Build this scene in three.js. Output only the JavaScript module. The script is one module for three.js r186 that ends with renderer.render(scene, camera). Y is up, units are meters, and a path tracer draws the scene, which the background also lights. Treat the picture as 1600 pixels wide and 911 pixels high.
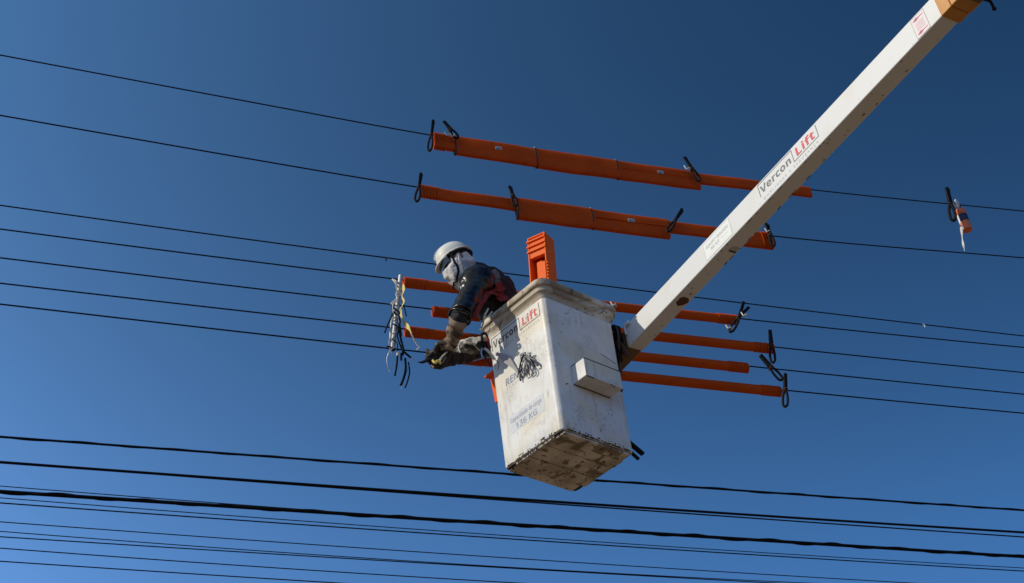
import * as THREE from 'three';
import { mergeGeometries, toCreasedNormals } from 'three/addons/utils/BufferGeometryUtils.js';
import { RoundedBoxGeometry } from 'three/addons/geometries/RoundedBoxGeometry.js';

/* ------------------------------------------------------------------ camera */
const scene = new THREE.Scene();
const V = (x, y, z) => new THREE.Vector3(x, y, z);
const PITCH = THREE.MathUtils.degToRad(36.261), ROLL = THREE.MathUtils.degToRad(7.525), FOCAL = 2400;
const EYE = V(0, 1.6, 0);
const FWD = V(0, Math.sin(PITCH), -Math.cos(PITCH)), UP0 = V(0, Math.cos(PITCH), Math.sin(PITCH));
const RIGHT = V(Math.cos(ROLL), 0, 0).addScaledVector(UP0, -Math.sin(ROLL));
const UP = V(Math.sin(ROLL), 0, 0).addScaledVector(UP0, Math.cos(ROLL));
const camera = new THREE.PerspectiveCamera(THREE.MathUtils.radToDeg(2 * Math.atan(455.5 / FOCAL)), 1600 / 911, 0.1, 2000);
camera.position.copy(EYE);
camera.quaternion.setFromRotationMatrix(new THREE.Matrix4().makeBasis(RIGHT, UP, FWD.clone().negate()));
camera.updateMatrixWorld();
const renderer = new THREE.WebGLRenderer({ antialias: true });
renderer.toneMapping = THREE.LinearToneMapping;
renderer.toneMappingExposure = 1.0;
renderer.shadowMap.enabled = true;

/* ------------------------------------------------------------- sun and sky */
const SUN = V(-0.772, 0.545, 0.327).normalize();
{
  const W = 1024, H = 512, data = new Float32Array(W * H * 4), dir = V(0, 0, 0);
  for (let j = 0; j < H; j++) for (let i = 0; i < W; i++) {
    const th = ((j + 0.5) / H - 0.5) * Math.PI, ph = ((i + 0.5) / W - 0.5) * 2 * Math.PI;
    dir.set(Math.cos(th) * Math.cos(ph), Math.sin(th), Math.cos(th) * Math.sin(ph));
    const el = Math.max(0, THREE.MathUtils.radToDeg(th));
    const g = THREE.MathUtils.radToDeg(Math.acos(THREE.MathUtils.clamp(dir.dot(SUN), -1, 1)));
    const eh = 20 + 3 * Math.log(1 + Math.exp((el - 20) / 3)), gh = 62 + 4 * Math.log(1 + Math.exp((g - 62) / 4));
    const E = Math.exp(-eh / 8.5), G = Math.exp(-(gh - 75) / 14), sm = (a, b, x) => { const t = THREE.MathUtils.clamp((x - a) / (b - a), 0, 1); return t * t * (3 - 2 * t); };
    const white = Math.max(0.85 * sm(64, 36, g), 0.8 * sm(20, 3, el)), hazy = [0.27, 0.32, 0.38];  // the sky pales toward the sun and toward the horizon
    const base = [0.6215 * E + G * (0.0235 + 1.97 * E), 0.0105 + 2.196 * E + G * (0.0634 + 3.862 * E), 0.0382 + 5.6 * E + G * (0.1353 + 7.965 * E)];
    const k = (j * W + i) * 4, mix2 = (a, b, t) => a + (b - a) * t;
    for (let c = 0; c < 3; c++) data[k + c] = mix2(base[c], hazy[c], white);
    data[k + 3] = 1;
  }
  const t = new THREE.DataTexture(data, W, H, THREE.RGBAFormat, THREE.FloatType);
  t.mapping = THREE.EquirectangularReflectionMapping; t.magFilter = t.minFilter = THREE.LinearFilter; t.needsUpdate = true;
  scene.background = t; scene.environment = t;
}
const sun = new THREE.DirectionalLight(new THREE.Color(1.0, 0.915, 0.76), 3.35);
sun.position.copy(SUN).multiplyScalar(40).add(V(0, 7, -8)); sun.target.position.set(0, 7, -8);
sun.castShadow = true; sun.shadow.mapSize.set(4096, 4096); sun.shadow.radius = 1;
Object.assign(sun.shadow.camera, { left: -12, right: 12, top: 12, bottom: -12, near: 1, far: 90 });
scene.add(sun, sun.target);

/* ----------------------------------------------------------------- helpers */
let seed = 7;
const rnd = () => { seed = (seed * 1664525 + 1013904223) >>> 0; return seed / 4294967296; };
const hash = (x, y, z) => { let h = Math.imul(x, 374761393) + Math.imul(y, 668265263) + Math.imul(z, 2147483647 ^ 0x5bd1e995); h = Math.imul(h ^ (h >>> 13), 1274126177); return ((h ^ (h >>> 16)) >>> 0) / 4294967296; };
const fade = (t) => t * t * (3 - 2 * t), mixn = (a, b, t) => a + (b - a) * t;
function noise3(x, y, z, per = 0) {
  const X = Math.floor(x), Y = Math.floor(y), Z = Math.floor(z), u = fade(x - X), v = fade(y - Y), w = fade(z - Z);
  const q = (i) => (per ? ((i % per) + per) % per : i);
  const h = (i, j, k) => hash(q(X + i), q(Y + j), Z + k);
  return mixn(mixn(mixn(h(0, 0, 0), h(1, 0, 0), u), mixn(h(0, 1, 0), h(1, 1, 0), u), v), mixn(mixn(h(0, 0, 1), h(1, 0, 1), u), mixn(h(0, 1, 1), h(1, 1, 1), u), v), w);
}
function fbm(x, y, z, oct, per = 0) { let s = 0, a = 0.5, t = 0; for (let o = 0; o < oct; o++) { s += a * noise3(x, y, z + o * 7.3, per); t += a; x *= 2; y *= 2; z *= 2; per *= 2; a *= 0.5; } return s / t; }
function texture(N, fn, srgb = true) {                       // fn(u, v) -> [r, g, b] 0..1 as displayed
  const d = new Uint8Array(N * N * 4);
  for (let j = 0; j < N; j++) for (let i = 0; i < N; i++) {
    const c = fn(i / N, j / N), k = (j * N + i) * 4;
    for (let q = 0; q < 3; q++) d[k + q] = Math.max(0, Math.min(255, c[q] * 255));
    d[k + 3] = 255;
  }
  const t = new THREE.DataTexture(d, N, N, THREE.RGBAFormat);
  t.wrapS = t.wrapT = THREE.RepeatWrapping; t.magFilter = THREE.LinearFilter; t.minFilter = THREE.LinearMipmapLinearFilter; t.generateMipmaps = true;
  if (srgb) t.colorSpace = THREE.SRGBColorSpace; t.needsUpdate = true; return t;
}
const lerp3 = (a, b, t) => [mixn(a[0], b[0], t), mixn(a[1], b[1], t), mixn(a[2], b[2], t)];
const step01 = (a, b, x) => fade(Math.max(0, Math.min(1, (x - a) / (b - a))));

const taken = {};
const numbered = (n) => { const k = taken[n] = (taken[n] ?? -1) + 1; return k ? `${n}_${String(k).padStart(3, '0')}` : n; };
function lit(o) { o.traverse((m) => { if (m.isMesh) { m.castShadow = true; m.receiveShadow = true; } }); return o; }
function thing(name, label, category, group) { const g = new THREE.Group(); g.name = numbered(name); g.userData = { label, category }; if (group) g.userData.group = group; scene.add(g); return g; }
function part(name, geo, mat, parent) { const m = new THREE.Mesh(geo, mat); m.name = name; m.castShadow = m.receiveShadow = true; parent.add(m); return m; }
function single(name, label, category, geo, mat, group) { const m = part(numbered(name), geo, mat, scene); m.userData = { label, category }; if (group) m.userData.group = group; return m; }
function box(w, h, d, x = 0, y = 0, z = 0, r = 0.004) { const g = r ? new RoundedBoxGeometry(w, h, d, 2, Math.min(r, w / 2.2, h / 2.2, d / 2.2)) : new THREE.BoxGeometry(w, h, d); return g.translate(x, y, z); }
const strip = (g) => { const o = g.index ? g.toNonIndexed() : g.clone(); for (const k of Object.keys(o.attributes)) if (!['position', 'normal', 'uv'].includes(k)) o.deleteAttribute(k); return o; };
const join = (...gs) => mergeGeometries(gs.map(strip));

// the street's frame: overhead lines run along ALONG; TOWARD is level and square to them, pointing to the camera's side
const PSI = THREE.MathUtils.degToRad(24);
const ALONG = V(Math.cos(PSI), 0, -Math.sin(PSI)), TOWARD = V(Math.sin(PSI), 0, Math.cos(PSI));
// survey: a sight line (in the photograph's 1600 x 911 grid) met with the upright plane at distance D beside the lines
function sight(x, y, D) {
  const r = FWD.clone().addScaledVector(RIGHT, (x - 800) / FOCAL).addScaledVector(UP, -(y - 455.5) / FOCAL);
  return EYE.clone().addScaledVector(r, (D - EYE.dot(TOWARD)) / r.dot(TOWARD));
}
function sweep(profile, pts, { up = V(0, 1, 0), scale = null, crease = 0.5, cap = true, warp = null } = {}) { // closed profile [[y, z]...] along a path
  const n = profile.length, pos = [], uv = [], idx = []; let len = 0;
  pts.forEach((p, i) => {
    const t = pts[Math.min(i + 1, pts.length - 1)].clone().sub(pts[Math.max(i - 1, 0)]).normalize();
    const z = t.clone().cross(up).normalize(), y = z.clone().cross(t).normalize();
    if (i) len += p.distanceTo(pts[i - 1]);
    const s = scale ? scale(i, i / (pts.length - 1)) : 1;
    let per = 0;
    profile.forEach(([a, b], k) => { const q = p.clone().addScaledVector(y, a * s).addScaledVector(z, b * s); if (warp) warp(q); pos.push(q.x, q.y, q.z); uv.push(len, per); const c = profile[(k + 1) % n]; per += Math.hypot(c[0] - a, c[1] - b); });
  });
  for (let i = 0; i < pts.length - 1; i++) for (let k = 0; k < n; k++) { const a = i * n + k, b = i * n + (k + 1) % n, c = a + n, d = b + n; idx.push(a, c, b, b, c, d); }
  if (cap) {
    const tri = THREE.ShapeUtils.triangulateShape(profile.map(([a, b]) => new THREE.Vector2(a, b)), []), o = (pts.length - 1) * n;
    for (const [a, b, c] of tri) { idx.push(a, b, c); idx.push(o + a, o + c, o + b); }
  }
  const g = new THREE.BufferGeometry(); g.setAttribute('position', new THREE.Float32BufferAttribute(pos, 3)); g.setAttribute('uv', new THREE.Float32BufferAttribute(uv, 2)); g.setIndex(idx);
  return crease ? toCreasedNormals(g, crease) : (g.computeVertexNormals(), g);
}
const ring = (r, n = 8, ry = r) => Array.from({ length: n }, (_, i) => [ry * Math.sin(i / n * 2 * Math.PI), r * Math.cos(i / n * 2 * Math.PI)]);
function cord(pts, r, n = 7, seg = 0) { const c = new THREE.CatmullRomCurve3(pts, false, 'centripetal'); const k = seg || Math.max(6, pts.length * 6); return sweep(ring(r, n), c.getPoints(k), { crease: 1.2, up: V(0.31, 0.52, 0.8) }); }

// distance fields for soft bodies, meshed with surface nets
const sub3 = (p, q) => [p[0] - q[0], p[1] - q[1], p[2] - q[2]], dot3 = (a, b) => a[0] * b[0] + a[1] * b[1] + a[2] * b[2];
const arr = (v) => [v.x, v.y, v.z];
function limb(A, B, ra, rb) { const a = arr(A), ab = sub3(arr(B), a), l = dot3(ab, ab) || 1e-9; return (p) => { const ap = sub3(p, a), t = Math.max(0, Math.min(1, dot3(ap, ab) / l)), dx = ap[0] - ab[0] * t, dy = ap[1] - ab[1] * t, dz = ap[2] - ab[2] * t; return Math.sqrt(dx * dx + dy * dy + dz * dz) - (ra + (rb - ra) * t); }; }
function blob(C, X, Y, Z, rx, ry, rz) { const c = arr(C), x = arr(X), y = arr(Y), z = arr(Z), m = Math.min(rx, ry, rz); return (p) => { const q = sub3(p, c), a = dot3(q, x) / rx, b = dot3(q, y) / ry, d = dot3(q, z) / rz, k = Math.sqrt(a * a + b * b + d * d); return (k - 1) * m * (0.6 + 0.4 * Math.min(1, k)); }; }
const smin = (a, b, k) => { const h = Math.max(k - Math.abs(a - b), 0) / k; return Math.min(a, b) - h * h * k * 0.25; };
const union = (k, ...fs) => (p) => { let d = fs[0](p); for (let i = 1; i < fs.length; i++) d = smin(d, fs[i](p), k); return d; };
function skinOf(f, lo, hi, h) {
  const n = [0, 1, 2].map((i) => Math.ceil((hi[i] - lo[i]) / h) + 1), [nx, ny, nz] = n, val = new Float32Array(nx * ny * nz);
  for (let k = 0; k < nz; k++) for (let j = 0; j < ny; j++) for (let i = 0; i < nx; i++) val[i + nx * (j + ny * k)] = f([lo[0] + i * h, lo[1] + j * h, lo[2] + k * h]);
  const vid = new Int32Array(nx * ny * nz).fill(-1), pos = [], idx = [], I = (i, j, k) => i + nx * (j + ny * k);
  const E = [[0, 1], [2, 3], [4, 5], [6, 7], [0, 2], [1, 3], [4, 6], [5, 7], [0, 4], [1, 5], [2, 6], [3, 7]];
  for (let k = 0; k < nz - 1; k++) for (let j = 0; j < ny - 1; j++) for (let i = 0; i < nx - 1; i++) {
    const c = []; let m = 0;
    for (let q = 0; q < 8; q++) { c[q] = val[I(i + (q & 1), j + ((q >> 1) & 1), k + (q >> 2))]; if (c[q] < 0) m++; }
    if (!m || m === 8) continue;
    let x = 0, y = 0, z = 0, w = 0;
    for (const [a, b] of E) if ((c[a] < 0) !== (c[b] < 0)) { const t = c[a] / (c[a] - c[b]); x += mixn(a & 1, b & 1, t); y += mixn((a >> 1) & 1, (b >> 1) & 1, t); z += mixn(a >> 2, b >> 2, t); w++; }
    vid[I(i, j, k)] = pos.length / 3; pos.push(lo[0] + (i + x / w) * h, lo[1] + (j + y / w) * h, lo[2] + (k + z / w) * h);
  }
  const quad = (a, b, c, d, flip) => { if (a < 0 || b < 0 || c < 0 || d < 0) return; flip ? idx.push(a, c, b, a, d, c) : idx.push(a, b, c, a, c, d); };
  for (let k = 1; k < nz - 1; k++) for (let j = 1; j < ny - 1; j++) for (let i = 1; i < nx - 1; i++) {
    const s = val[I(i, j, k)] < 0;
    if (s !== val[I(i + 1, j, k)] < 0) quad(vid[I(i, j - 1, k - 1)], vid[I(i, j, k - 1)], vid[I(i, j, k)], vid[I(i, j - 1, k)], !s);
    if (s !== val[I(i, j + 1, k)] < 0) quad(vid[I(i - 1, j, k - 1)], vid[I(i - 1, j, k)], vid[I(i, j, k)], vid[I(i, j, k - 1)], !s);
    if (s !== val[I(i, j, k + 1)] < 0) quad(vid[I(i - 1, j - 1, k)], vid[I(i, j - 1, k)], vid[I(i, j, k)], vid[I(i - 1, j, k)], !s);
  }
  const g = new THREE.BufferGeometry(); g.setAttribute('position', new THREE.Float32BufferAttribute(pos, 3)); g.setIndex(idx); g.computeVertexNormals();
  const uv = []; for (let i = 0; i < pos.length; i += 3) uv.push((pos[i] + pos[i + 2] * 0.7) * 2, (pos[i + 1] + pos[i + 2] * 0.4) * 2);
  g.setAttribute('uv', new THREE.Float32BufferAttribute(uv, 2)); return g;
}
function around(f, pts, pad, h) { const lo = [1e9, 1e9, 1e9], hi = [-1e9, -1e9, -1e9]; for (const p of pts) arr(p).forEach((c, i) => { lo[i] = Math.min(lo[i], c - pad); hi[i] = Math.max(hi[i], c + pad); }); return skinOf(f, lo, hi, h); }

/* --------------------------------------------------------------- materials */
const std = (o) => new THREE.MeshStandardMaterial(o), phy = (o) => new THREE.MeshPhysicalMaterial(o);
const lin = (r, g, b) => new THREE.Color().setRGB(r, g, b);
const paintTex = texture(1024, (u, v) => {                    // old white gelcoat: yellowed patches, rubbed grime, scuffs
  let c = [0.845, 0.845, 0.83];
  c = lerp3(c, [0.835, 0.79, 0.69], 0.8 * step01(0.47, 0.72, fbm(u * 5, v * 5, 1, 5, 5)));
  c = lerp3(c, [0.77, 0.76, 0.73], 0.55 * step01(0.4, 0.8, fbm(u * 9, v * 9, 5, 7, 9)));
  c = lerp3(c, [0.66, 0.58, 0.46], 0.4 * step01(0.6, 0.85, fbm(u * 46, v * 3, 15, 4, 0)) * step01(0.4, 0.62, fbm(u * 4, v * 4, 16, 3, 4)));
  c = lerp3(c, [0.66, 0.64, 0.61], 0.4 * step01(0.45, 0.75, fbm(u * 11, v * 11, 17, 7, 11)) * step01(0.35, 0.6, fbm(u * 60, v * 60, 18, 3, 60)));
  const spot = fbm(u * 40, v * 40, 9, 3, 40); c = lerp3(c, [0.42, 0.38, 0.33], 0.75 * step01(0.80, 0.87, spot));
  const scr = fbm(u * 90, v * 7, 3, 3, 0); c = lerp3(c, [0.55, 0.53, 0.5], 0.5 * step01(0.72, 0.8, scr) * step01(0.45, 0.6, fbm(u * 6, v * 6, 21, 3, 6)));
  return c;
});
const roughTex = texture(256, (u, v) => { const k = 0.38 + 0.45 * fbm(u * 8, v * 8, 4, 5, 8); return [k, k, k]; }, false);
const M = {};
M.gelcoat = phy({ map: paintTex, roughness: 1, roughnessMap: roughTex, clearcoat: 0.15, clearcoatRoughness: 0.35, bumpMap: roughTex, bumpScale: 0.0016 });
M.boomPaint = phy({ map: texture(512, (u, v) => {
  let c = [0.845, 0.85, 0.84];
  c = lerp3(c, [0.83, 0.815, 0.78], 0.6 * step01(0.5, 0.75, fbm(u * 4, v * 4, 31, 5, 4)));
  return lerp3(c, [0.45, 0.42, 0.38], 0.7 * step01(0.82, 0.88, fbm(u * 40, v * 40, 33, 3, 40)));
}), roughness: 0.5, clearcoat: 0.25, clearcoatRoughness: 0.3 });
M.bellyDirt = std({ map: texture(512, (u, v) => {             // grimy bare fibreglass under the bucket
  let c = lerp3([0.84, 0.815, 0.76], [0.70, 0.67, 0.61], step01(0.3, 0.7, fbm(u * 6, v * 6, 2, 5, 6)));
  c = lerp3(c, [0.34, 0.27, 0.2], 0.6 * step01(0.52, 0.72, fbm(u * 12, v * 12, 8, 7, 12)));
  return lerp3(c, [0.12, 0.1, 0.08], 0.85 * step01(0.66, 0.76, fbm(u * 34, v * 34, 12, 6, 34)));
}), roughness: 0.9 });
M.rim = phy({ map: texture(512, (u, v) => {                    // rubbed, brown-stained rim
  let c = lerp3([0.80, 0.77, 0.71], [0.66, 0.61, 0.52], step01(0.3, 0.65, fbm(u * 6, v * 6, 110, 5, 6)));
  c = lerp3(c, [0.46, 0.39, 0.29], 0.7 * step01(0.52, 0.72, fbm(u * 9, v * 20, 112, 5, 0)));
  return lerp3(c, [0.3, 0.25, 0.2], 0.7 * step01(0.66, 0.76, fbm(u * 30, v * 30, 114, 4, 30)));
}), roughness: 0.6 });
M.grime = std({ color: lin(0.035, 0.03, 0.025), roughness: 0.95 });
const shadedOrangeTex = texture(512, (u, v) => { const n = fbm(u * 6, v * 6, 41, 5, 6); return lerp3(lerp3([0.80, 0.31, 0.035], [0.69, 0.245, 0.02], n), [0.58, 0.27, 0.10], 0.3 * step01(0.5, 0.75, fbm(u * 22, v * 22, 47, 5, 22))); });
const sunlitOrangeTex = texture(256, (u, v) => { const n = fbm(u * 6, v * 6, 40, 5, 6); return lerp3([0.95, 0.42, 0.06], [0.90, 0.355, 0.04], n); });
M.orange = phy({ map: shadedOrangeTex, roughness: 0.5, specularIntensity: 0.2 });  // covers on the lines: their shade is darkened into this orange
M.orangeSunlit = phy({ map: sunlitOrangeTex, roughness: 0.5, specularIntensity: 0.3 });  // lighter copy of the cover orange, sunlight painted into its colour
M.mustard = phy({ map: texture(128, (u, v) => lerp3([0.80, 0.56, 0.19], [0.70, 0.46, 0.13], fbm(u * 5, v * 5, 50, 4, 5))), roughness: 0.45, clearcoat: 0.2 });
M.wire = phy({ color: lin(0.006, 0.007, 0.009), roughness: 0.8, specularIntensity: 0.35 });
M.cable = phy({ color: lin(0.004, 0.004, 0.005), roughness: 0.8, specularIntensity: 0.35 });
M.black = phy({ color: lin(0.009, 0.008, 0.008), roughness: 0.75, specularIntensity: 0.35 });
M.rubber = phy({ color: lin(0.004, 0.0042, 0.005), roughness: 0.27, specularIntensity: 0.9 });
M.steel = std({ color: lin(0.42, 0.42, 0.41), roughness: 0.5, metalness: 0.35 });
M.galv = std({ color: lin(0.5, 0.5, 0.5), roughness: 0.5, metalness: 0.5 });
M.dirtyBrown = std({ color: lin(0.16, 0.09, 0.03), roughness: 0.7 });
M.rust = std({ color: lin(0.10, 0.04, 0.02), roughness: 0.8 });
M.sticker = std({ color: lin(0.42, 0.43, 0.42), roughness: 0.5 });
M.jacket = std({ map: texture(256, (u, v) => lerp3([0.055, 0.06, 0.075], [0.125, 0.13, 0.15], fbm(u * 8, v * 8, 60, 5, 8))), roughness: 0.85 });
M.redCloth = std({ map: texture(128, (u, v) => lerp3([0.58, 0.19, 0.16], [0.42, 0.12, 0.10], fbm(u * 10, v * 10, 61, 4, 10))), roughness: 0.85 });
M.trousers = std({ color: lin(0.03, 0.035, 0.05), roughness: 0.9 });
M.leather = std({ map: texture(256, (u, v) => lerp3(lerp3([0.60, 0.52, 0.43], [0.45, 0.37, 0.30], step01(0.35, 0.65, fbm(u * 5, v * 5, 70, 5, 5))), [0.2, 0.15, 0.12], step01(0.52, 0.7, fbm(u * 9, v * 9, 72, 5, 9)))), roughness: 0.85 });
M.darkLeather = std({ map: texture(256, (u, v) => lerp3(lerp3([0.2, 0.16, 0.13], [0.12, 0.1, 0.085], fbm(u * 5, v * 5, 73, 4, 5)), [0.6, 0.54, 0.46], 0.85 * step01(0.56, 0.68, fbm(u * 13, v * 13, 74, 4, 13)))), roughness: 0.8 });
M.hood = std({ map: texture(256, (u, v) => lerp3([0.80, 0.79, 0.77], [0.58, 0.58, 0.575], step01(0.35, 0.65, fbm(u * 9, v * 9, 75, 5, 9)))), roughness: 0.95 });
M.helmet = phy({ map: texture(128, (u, v) => lerp3([0.86, 0.86, 0.83], [0.78, 0.77, 0.72], fbm(u * 6, v * 6, 120, 4, 6))), roughness: 0.5 });
M.skin = std({ color: lin(0.28, 0.15, 0.09), roughness: 0.6 });
M.glass = phy({ color: lin(0.02, 0.02, 0.02), roughness: 0.1, clearcoat: 1 });
M.rag = phy({ map: texture(256, (u, v) => lerp3([0.86, 0.85, 0.82], [0.7, 0.68, 0.64], step01(0.4, 0.7, fbm(u * 7, v * 7, 80, 5, 7)))), roughness: 0.95, transmission: 0.3, thickness: 0, side: THREE.DoubleSide });
M.yellow = std({ color: lin(0.62, 0.50, 0.16), roughness: 0.8, side: THREE.DoubleSide });
M.rope = std({ color: lin(0.52, 0.47, 0.36), roughness: 0.9 });
M.blueRope = std({ color: lin(0.25, 0.38, 0.6), roughness: 0.8 });

/* ------------------------------------------------------------------ ground */
{
  const t = texture(512, (u, v) => lerp3(lerp3([0.485, 0.40, 0.305], [0.425, 0.34, 0.25], fbm(u * 6, v * 6, 90, 6, 6)), [0.49, 0.41, 0.33], step01(0.62, 0.8, fbm(u * 60, v * 60, 93, 3, 60))));
  t.repeat.set(60, 60);
  const g = part('ground', new THREE.PlaneGeometry(900, 900).rotateX(-Math.PI / 2), std({ map: t, roughness: 0.95 }), scene);
  g.userData = { kind: 'structure', label: 'dusty street surface far below the lines' };
}

/* ---------------------------------------------------------- overhead lines */
const PLANE = -7.85;                                           // the plane of the four low-voltage wires
const lines = {};
function linePath(pts, D, smooth) {                            // returns h(s): height along the line, s measured along ALONG
  const P = pts.map(([x, y]) => sight(x, y, D)), s = P.map((p) => p.dot(ALONG)), h = P.map((p) => p.y);
  if (smooth) {                                                // least-squares sag curve
    const A = [[0, 0, 0], [0, 0, 0], [0, 0, 0]], b = [0, 0, 0];
    s.forEach((x, i) => { const r = [1, x, x * x]; for (let a = 0; a < 3; a++) { b[a] += r[a] * h[i]; for (let c = 0; c < 3; c++) A[a][c] += r[a] * r[c]; } });
    const m = new THREE.Matrix3().set(...A[0], ...A[1], ...A[2]).invert(), c = V(...b).applyMatrix3(m);
    return { f: (x) => c.x + c.y * x + c.z * x * x, s, D };
  }
  const n = s.length, dk = (i) => (h[i + 1] - h[i]) / (s[i + 1] - s[i]), m = h.map((_, i) => i === 0 ? dk(0) : i === n - 1 ? dk(n - 2) : 0.5 * (dk(i - 1) + dk(i)));
  return { D, s, f: (x) => {
    if (x <= s[0]) return h[0] + m[0] * (x - s[0]); if (x >= s[n - 1]) return h[n - 1] + m[n - 1] * (x - s[n - 1]);
    let i = 0; while (x > s[i + 1]) i++; const w = s[i + 1] - s[i], t = (x - s[i]) / w, t2 = t * t, t3 = t2 * t;
    return (2 * t3 - 3 * t2 + 1) * h[i] + (t3 - 2 * t2 + t) * w * m[i] + (3 * t2 - 2 * t3) * h[i + 1] + (t3 - t2) * w * m[i + 1];
  } };
}
const onLine = (L, s, dy = 0, dz = 0) => V(0, 0, 0).addScaledVector(ALONG, s).addScaledVector(TOWARD, L.D + dz).setY(L.f(s) + dy);
const sAt = (L, px) => { let a = -12, b = 16; for (let i = 0; i < 40; i++) { const m = (a + b) / 2, q = onLine(L, m).sub(EYE); (800 + FOCAL * q.dot(RIGHT) / q.dot(FWD) < px) ? a = m : b = m; } return (a + b) / 2; };
const run = (L, s0, s1, n, dy = 0, dz = 0) => Array.from({ length: n + 1 }, (_, i) => onLine(L, mixn(s0, s1, i / n), dy, dz));

const wireSpec = [
  ['top_wire', 'upper', [[0, 86], [400, 161], [672, 211], [960, 256], [1265, 296], [1600, 330]], -8.6, 0.0055, false, 'highest black wire carrying the longest row of orange covers'],
  ['lower_top', 'upper', [[0, 180.2], [400, 250], [650, 292], [925, 332], [1210, 369], [1600, 403]], -8.2, 0.0055, false, 'second black wire from the top, through two wide orange covers'],
  ['bare', 'low', [[0, 320.7], [400, 375.8], [640, 408], [880, 438], [1200, 478.5], [1600, 525]], PLANE, 0.0048, true, 'third black wire from the top, the one without orange covers, passing behind the helmet'],
  ['a', 'low', [[0, 358], [400, 409], [613, 436], [1200, 502.5], [1600, 543]], PLANE, 0.0050, true, 'fourth black wire from the top, tied to the upper end of the steel rod'],
  ['b', 'low', [[0, 403], [400, 451.3], [611, 475], [1212, 543], [1600, 582]], PLANE, 0.0050, true, 'fifth black wire from the top, crossing the upper half of the steel rod'],
  ['c', 'low', [[0, 442.5], [400, 489], [620, 512], [1208, 576.5], [1600, 616]], PLANE, 0.0050, true, 'sixth black wire from the top, crossing the lower half of the steel rod'],
  ['d', 'low', [[0, 475], [400, 521.5], [610, 545], [1234, 610], [1600, 646]], PLANE, 0.0052, true, 'seventh black wire from the top, at the foot of the steel rod'],
];
for (const [key, , pts, D, r, smooth, label] of wireSpec) {
  const L = lines[key] = linePath(pts, D, smooth);
  const s0 = L.s[0] - 8, s1 = L.s[L.s.length - 1] + 9;
  single('power_wire', label, 'wire', sweep(ring(r, 7), run(L, s0, s1, 140), { crease: 1.2 }), M.wire, 'conductors strung above the bucket');
}
// small tie knots on the uncovered wire
for (const px of [602, 1443]) { const s = sAt(lines.bare, px); single('wire_tie', px < 900 ? 'tiny knot on the uncovered wire left of the helmet' : 'tiny pale knot on the uncovered wire at far right', 'tie', cord([onLine(lines.bare, s - 0.012, 0.004), onLine(lines.bare, s, -0.008, 0.006), onLine(lines.bare, s + 0.004, -0.03, 0.004)], 0.005, 6), px < 900 ? M.wire : M.galv, 'tie knots on the bare wire'); }

const cableSpec = [
  [[[0, 682], [400, 713], [790, 740], [940, 750.5], [1150, 766], [1600, 797.5]], -8.15, 0.0075, 'twist', 'topmost of the low cables, lumpy and twisted, passing just behind the bucket floor'],
  [[[0, 722], [400, 752], [800, 778.5], [1100, 800.3], [1600, 832]], -8.0, 0.0085, '', 'second smooth thick black cable below the bucket, doubled by a thin one at right'],
  [[[0, 722.5], [400, 752.4], [800, 782.2], [1100, 805], [1600, 839]], -8.25, 0.0052, '', 'thin black cable running just under the second thick cable at right'],
  [[[0, 759.5], [500, 798], [1100, 839]], -8.5, 0.003, '', 'hair-thin cable leaving the thickest cable upward at the far left'],
  [[[0, 768], [400, 794.3], [800, 819], [1150, 842], [1600, 870]], -8.05, 0.0115, 'twist', 'thickest of the low cables, a knobbly black bundle under the bucket'],
  [[[0, 778], [400, 808.7], [800, 837.2], [1150, 861.3], [1600, 887.5]], -8.5, 0.003, '', 'first thin cable under the thickest bundle'],
  [[[0, 785.5], [400, 815.5], [800, 842], [1150, 865], [1600, 892.5]], -8.3, 0.0042, '', 'second thin cable under the thickest bundle, a little darker'],
  [[[0, 815], [400, 845.5], [800, 872], [1150, 894.5], [1600, 921]], -8.35, 0.0032, '', 'lone thin cable below the dark pair under the thickest bundle'],
  [[[0, 830], [400, 861], [800, 886], [1150, 906]], -8.5, 0.003, '', 'upper of two thin cables that merge left of the bucket at the bottom'],
  [[[0, 838.5], [400, 864.5], [800, 887.5], [1150, 908]], -8.3, 0.0036, '', 'lower of two thin cables that merge left of the bucket at the bottom'],
  [[[0, 856.5], [400, 885.3], [800, 910.5]], -8.35, 0.0034, '', 'last but one thin cable at the bottom of the picture'],
  [[[0, 877], [400, 903], [520, 910.5]], -8.35, 0.0036, '', 'lowest thin cable, cutting the bottom left of the picture'],
];
for (const [pts, D, r, kind, label] of cableSpec) {
  const L = linePath(pts, D, true), s0 = L.s[0] - 8, s1 = L.s[L.s.length - 1] + 9;
  if (kind) {
    const g = thing('communication_cable', label, 'cable', 'telecom cables under the power wires');
    part('core', sweep(ring(r, 8), run(L, s0, s1, 160), { crease: 1.2 }), M.cable, g);
    const p = [], N = 1500, pitch = r > 0.01 ? 0.52 : 0.62;
    for (let i = 0; i <= N; i++) { const s = mixn(s0, s1, i / N), a = s / pitch * 2 * Math.PI + 1.3 * noise3(s * 1.5, 0, 3), q = r * (0.75 + 0.3 * noise3(s * 2.1, 4, 9)); p.push(onLine(L, s, q * Math.sin(a), q * Math.cos(a))); }
    part('lashing_wire', sweep(ring(r * 0.5, 5), p, { crease: 1.2 }), M.cable, g);
  } else single('communication_cable', label, 'cable', sweep(ring(r, 7), run(L, s0, s1, 120), { crease: 1.2 }), M.cable, 'telecom cables under the power wires');
}

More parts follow.
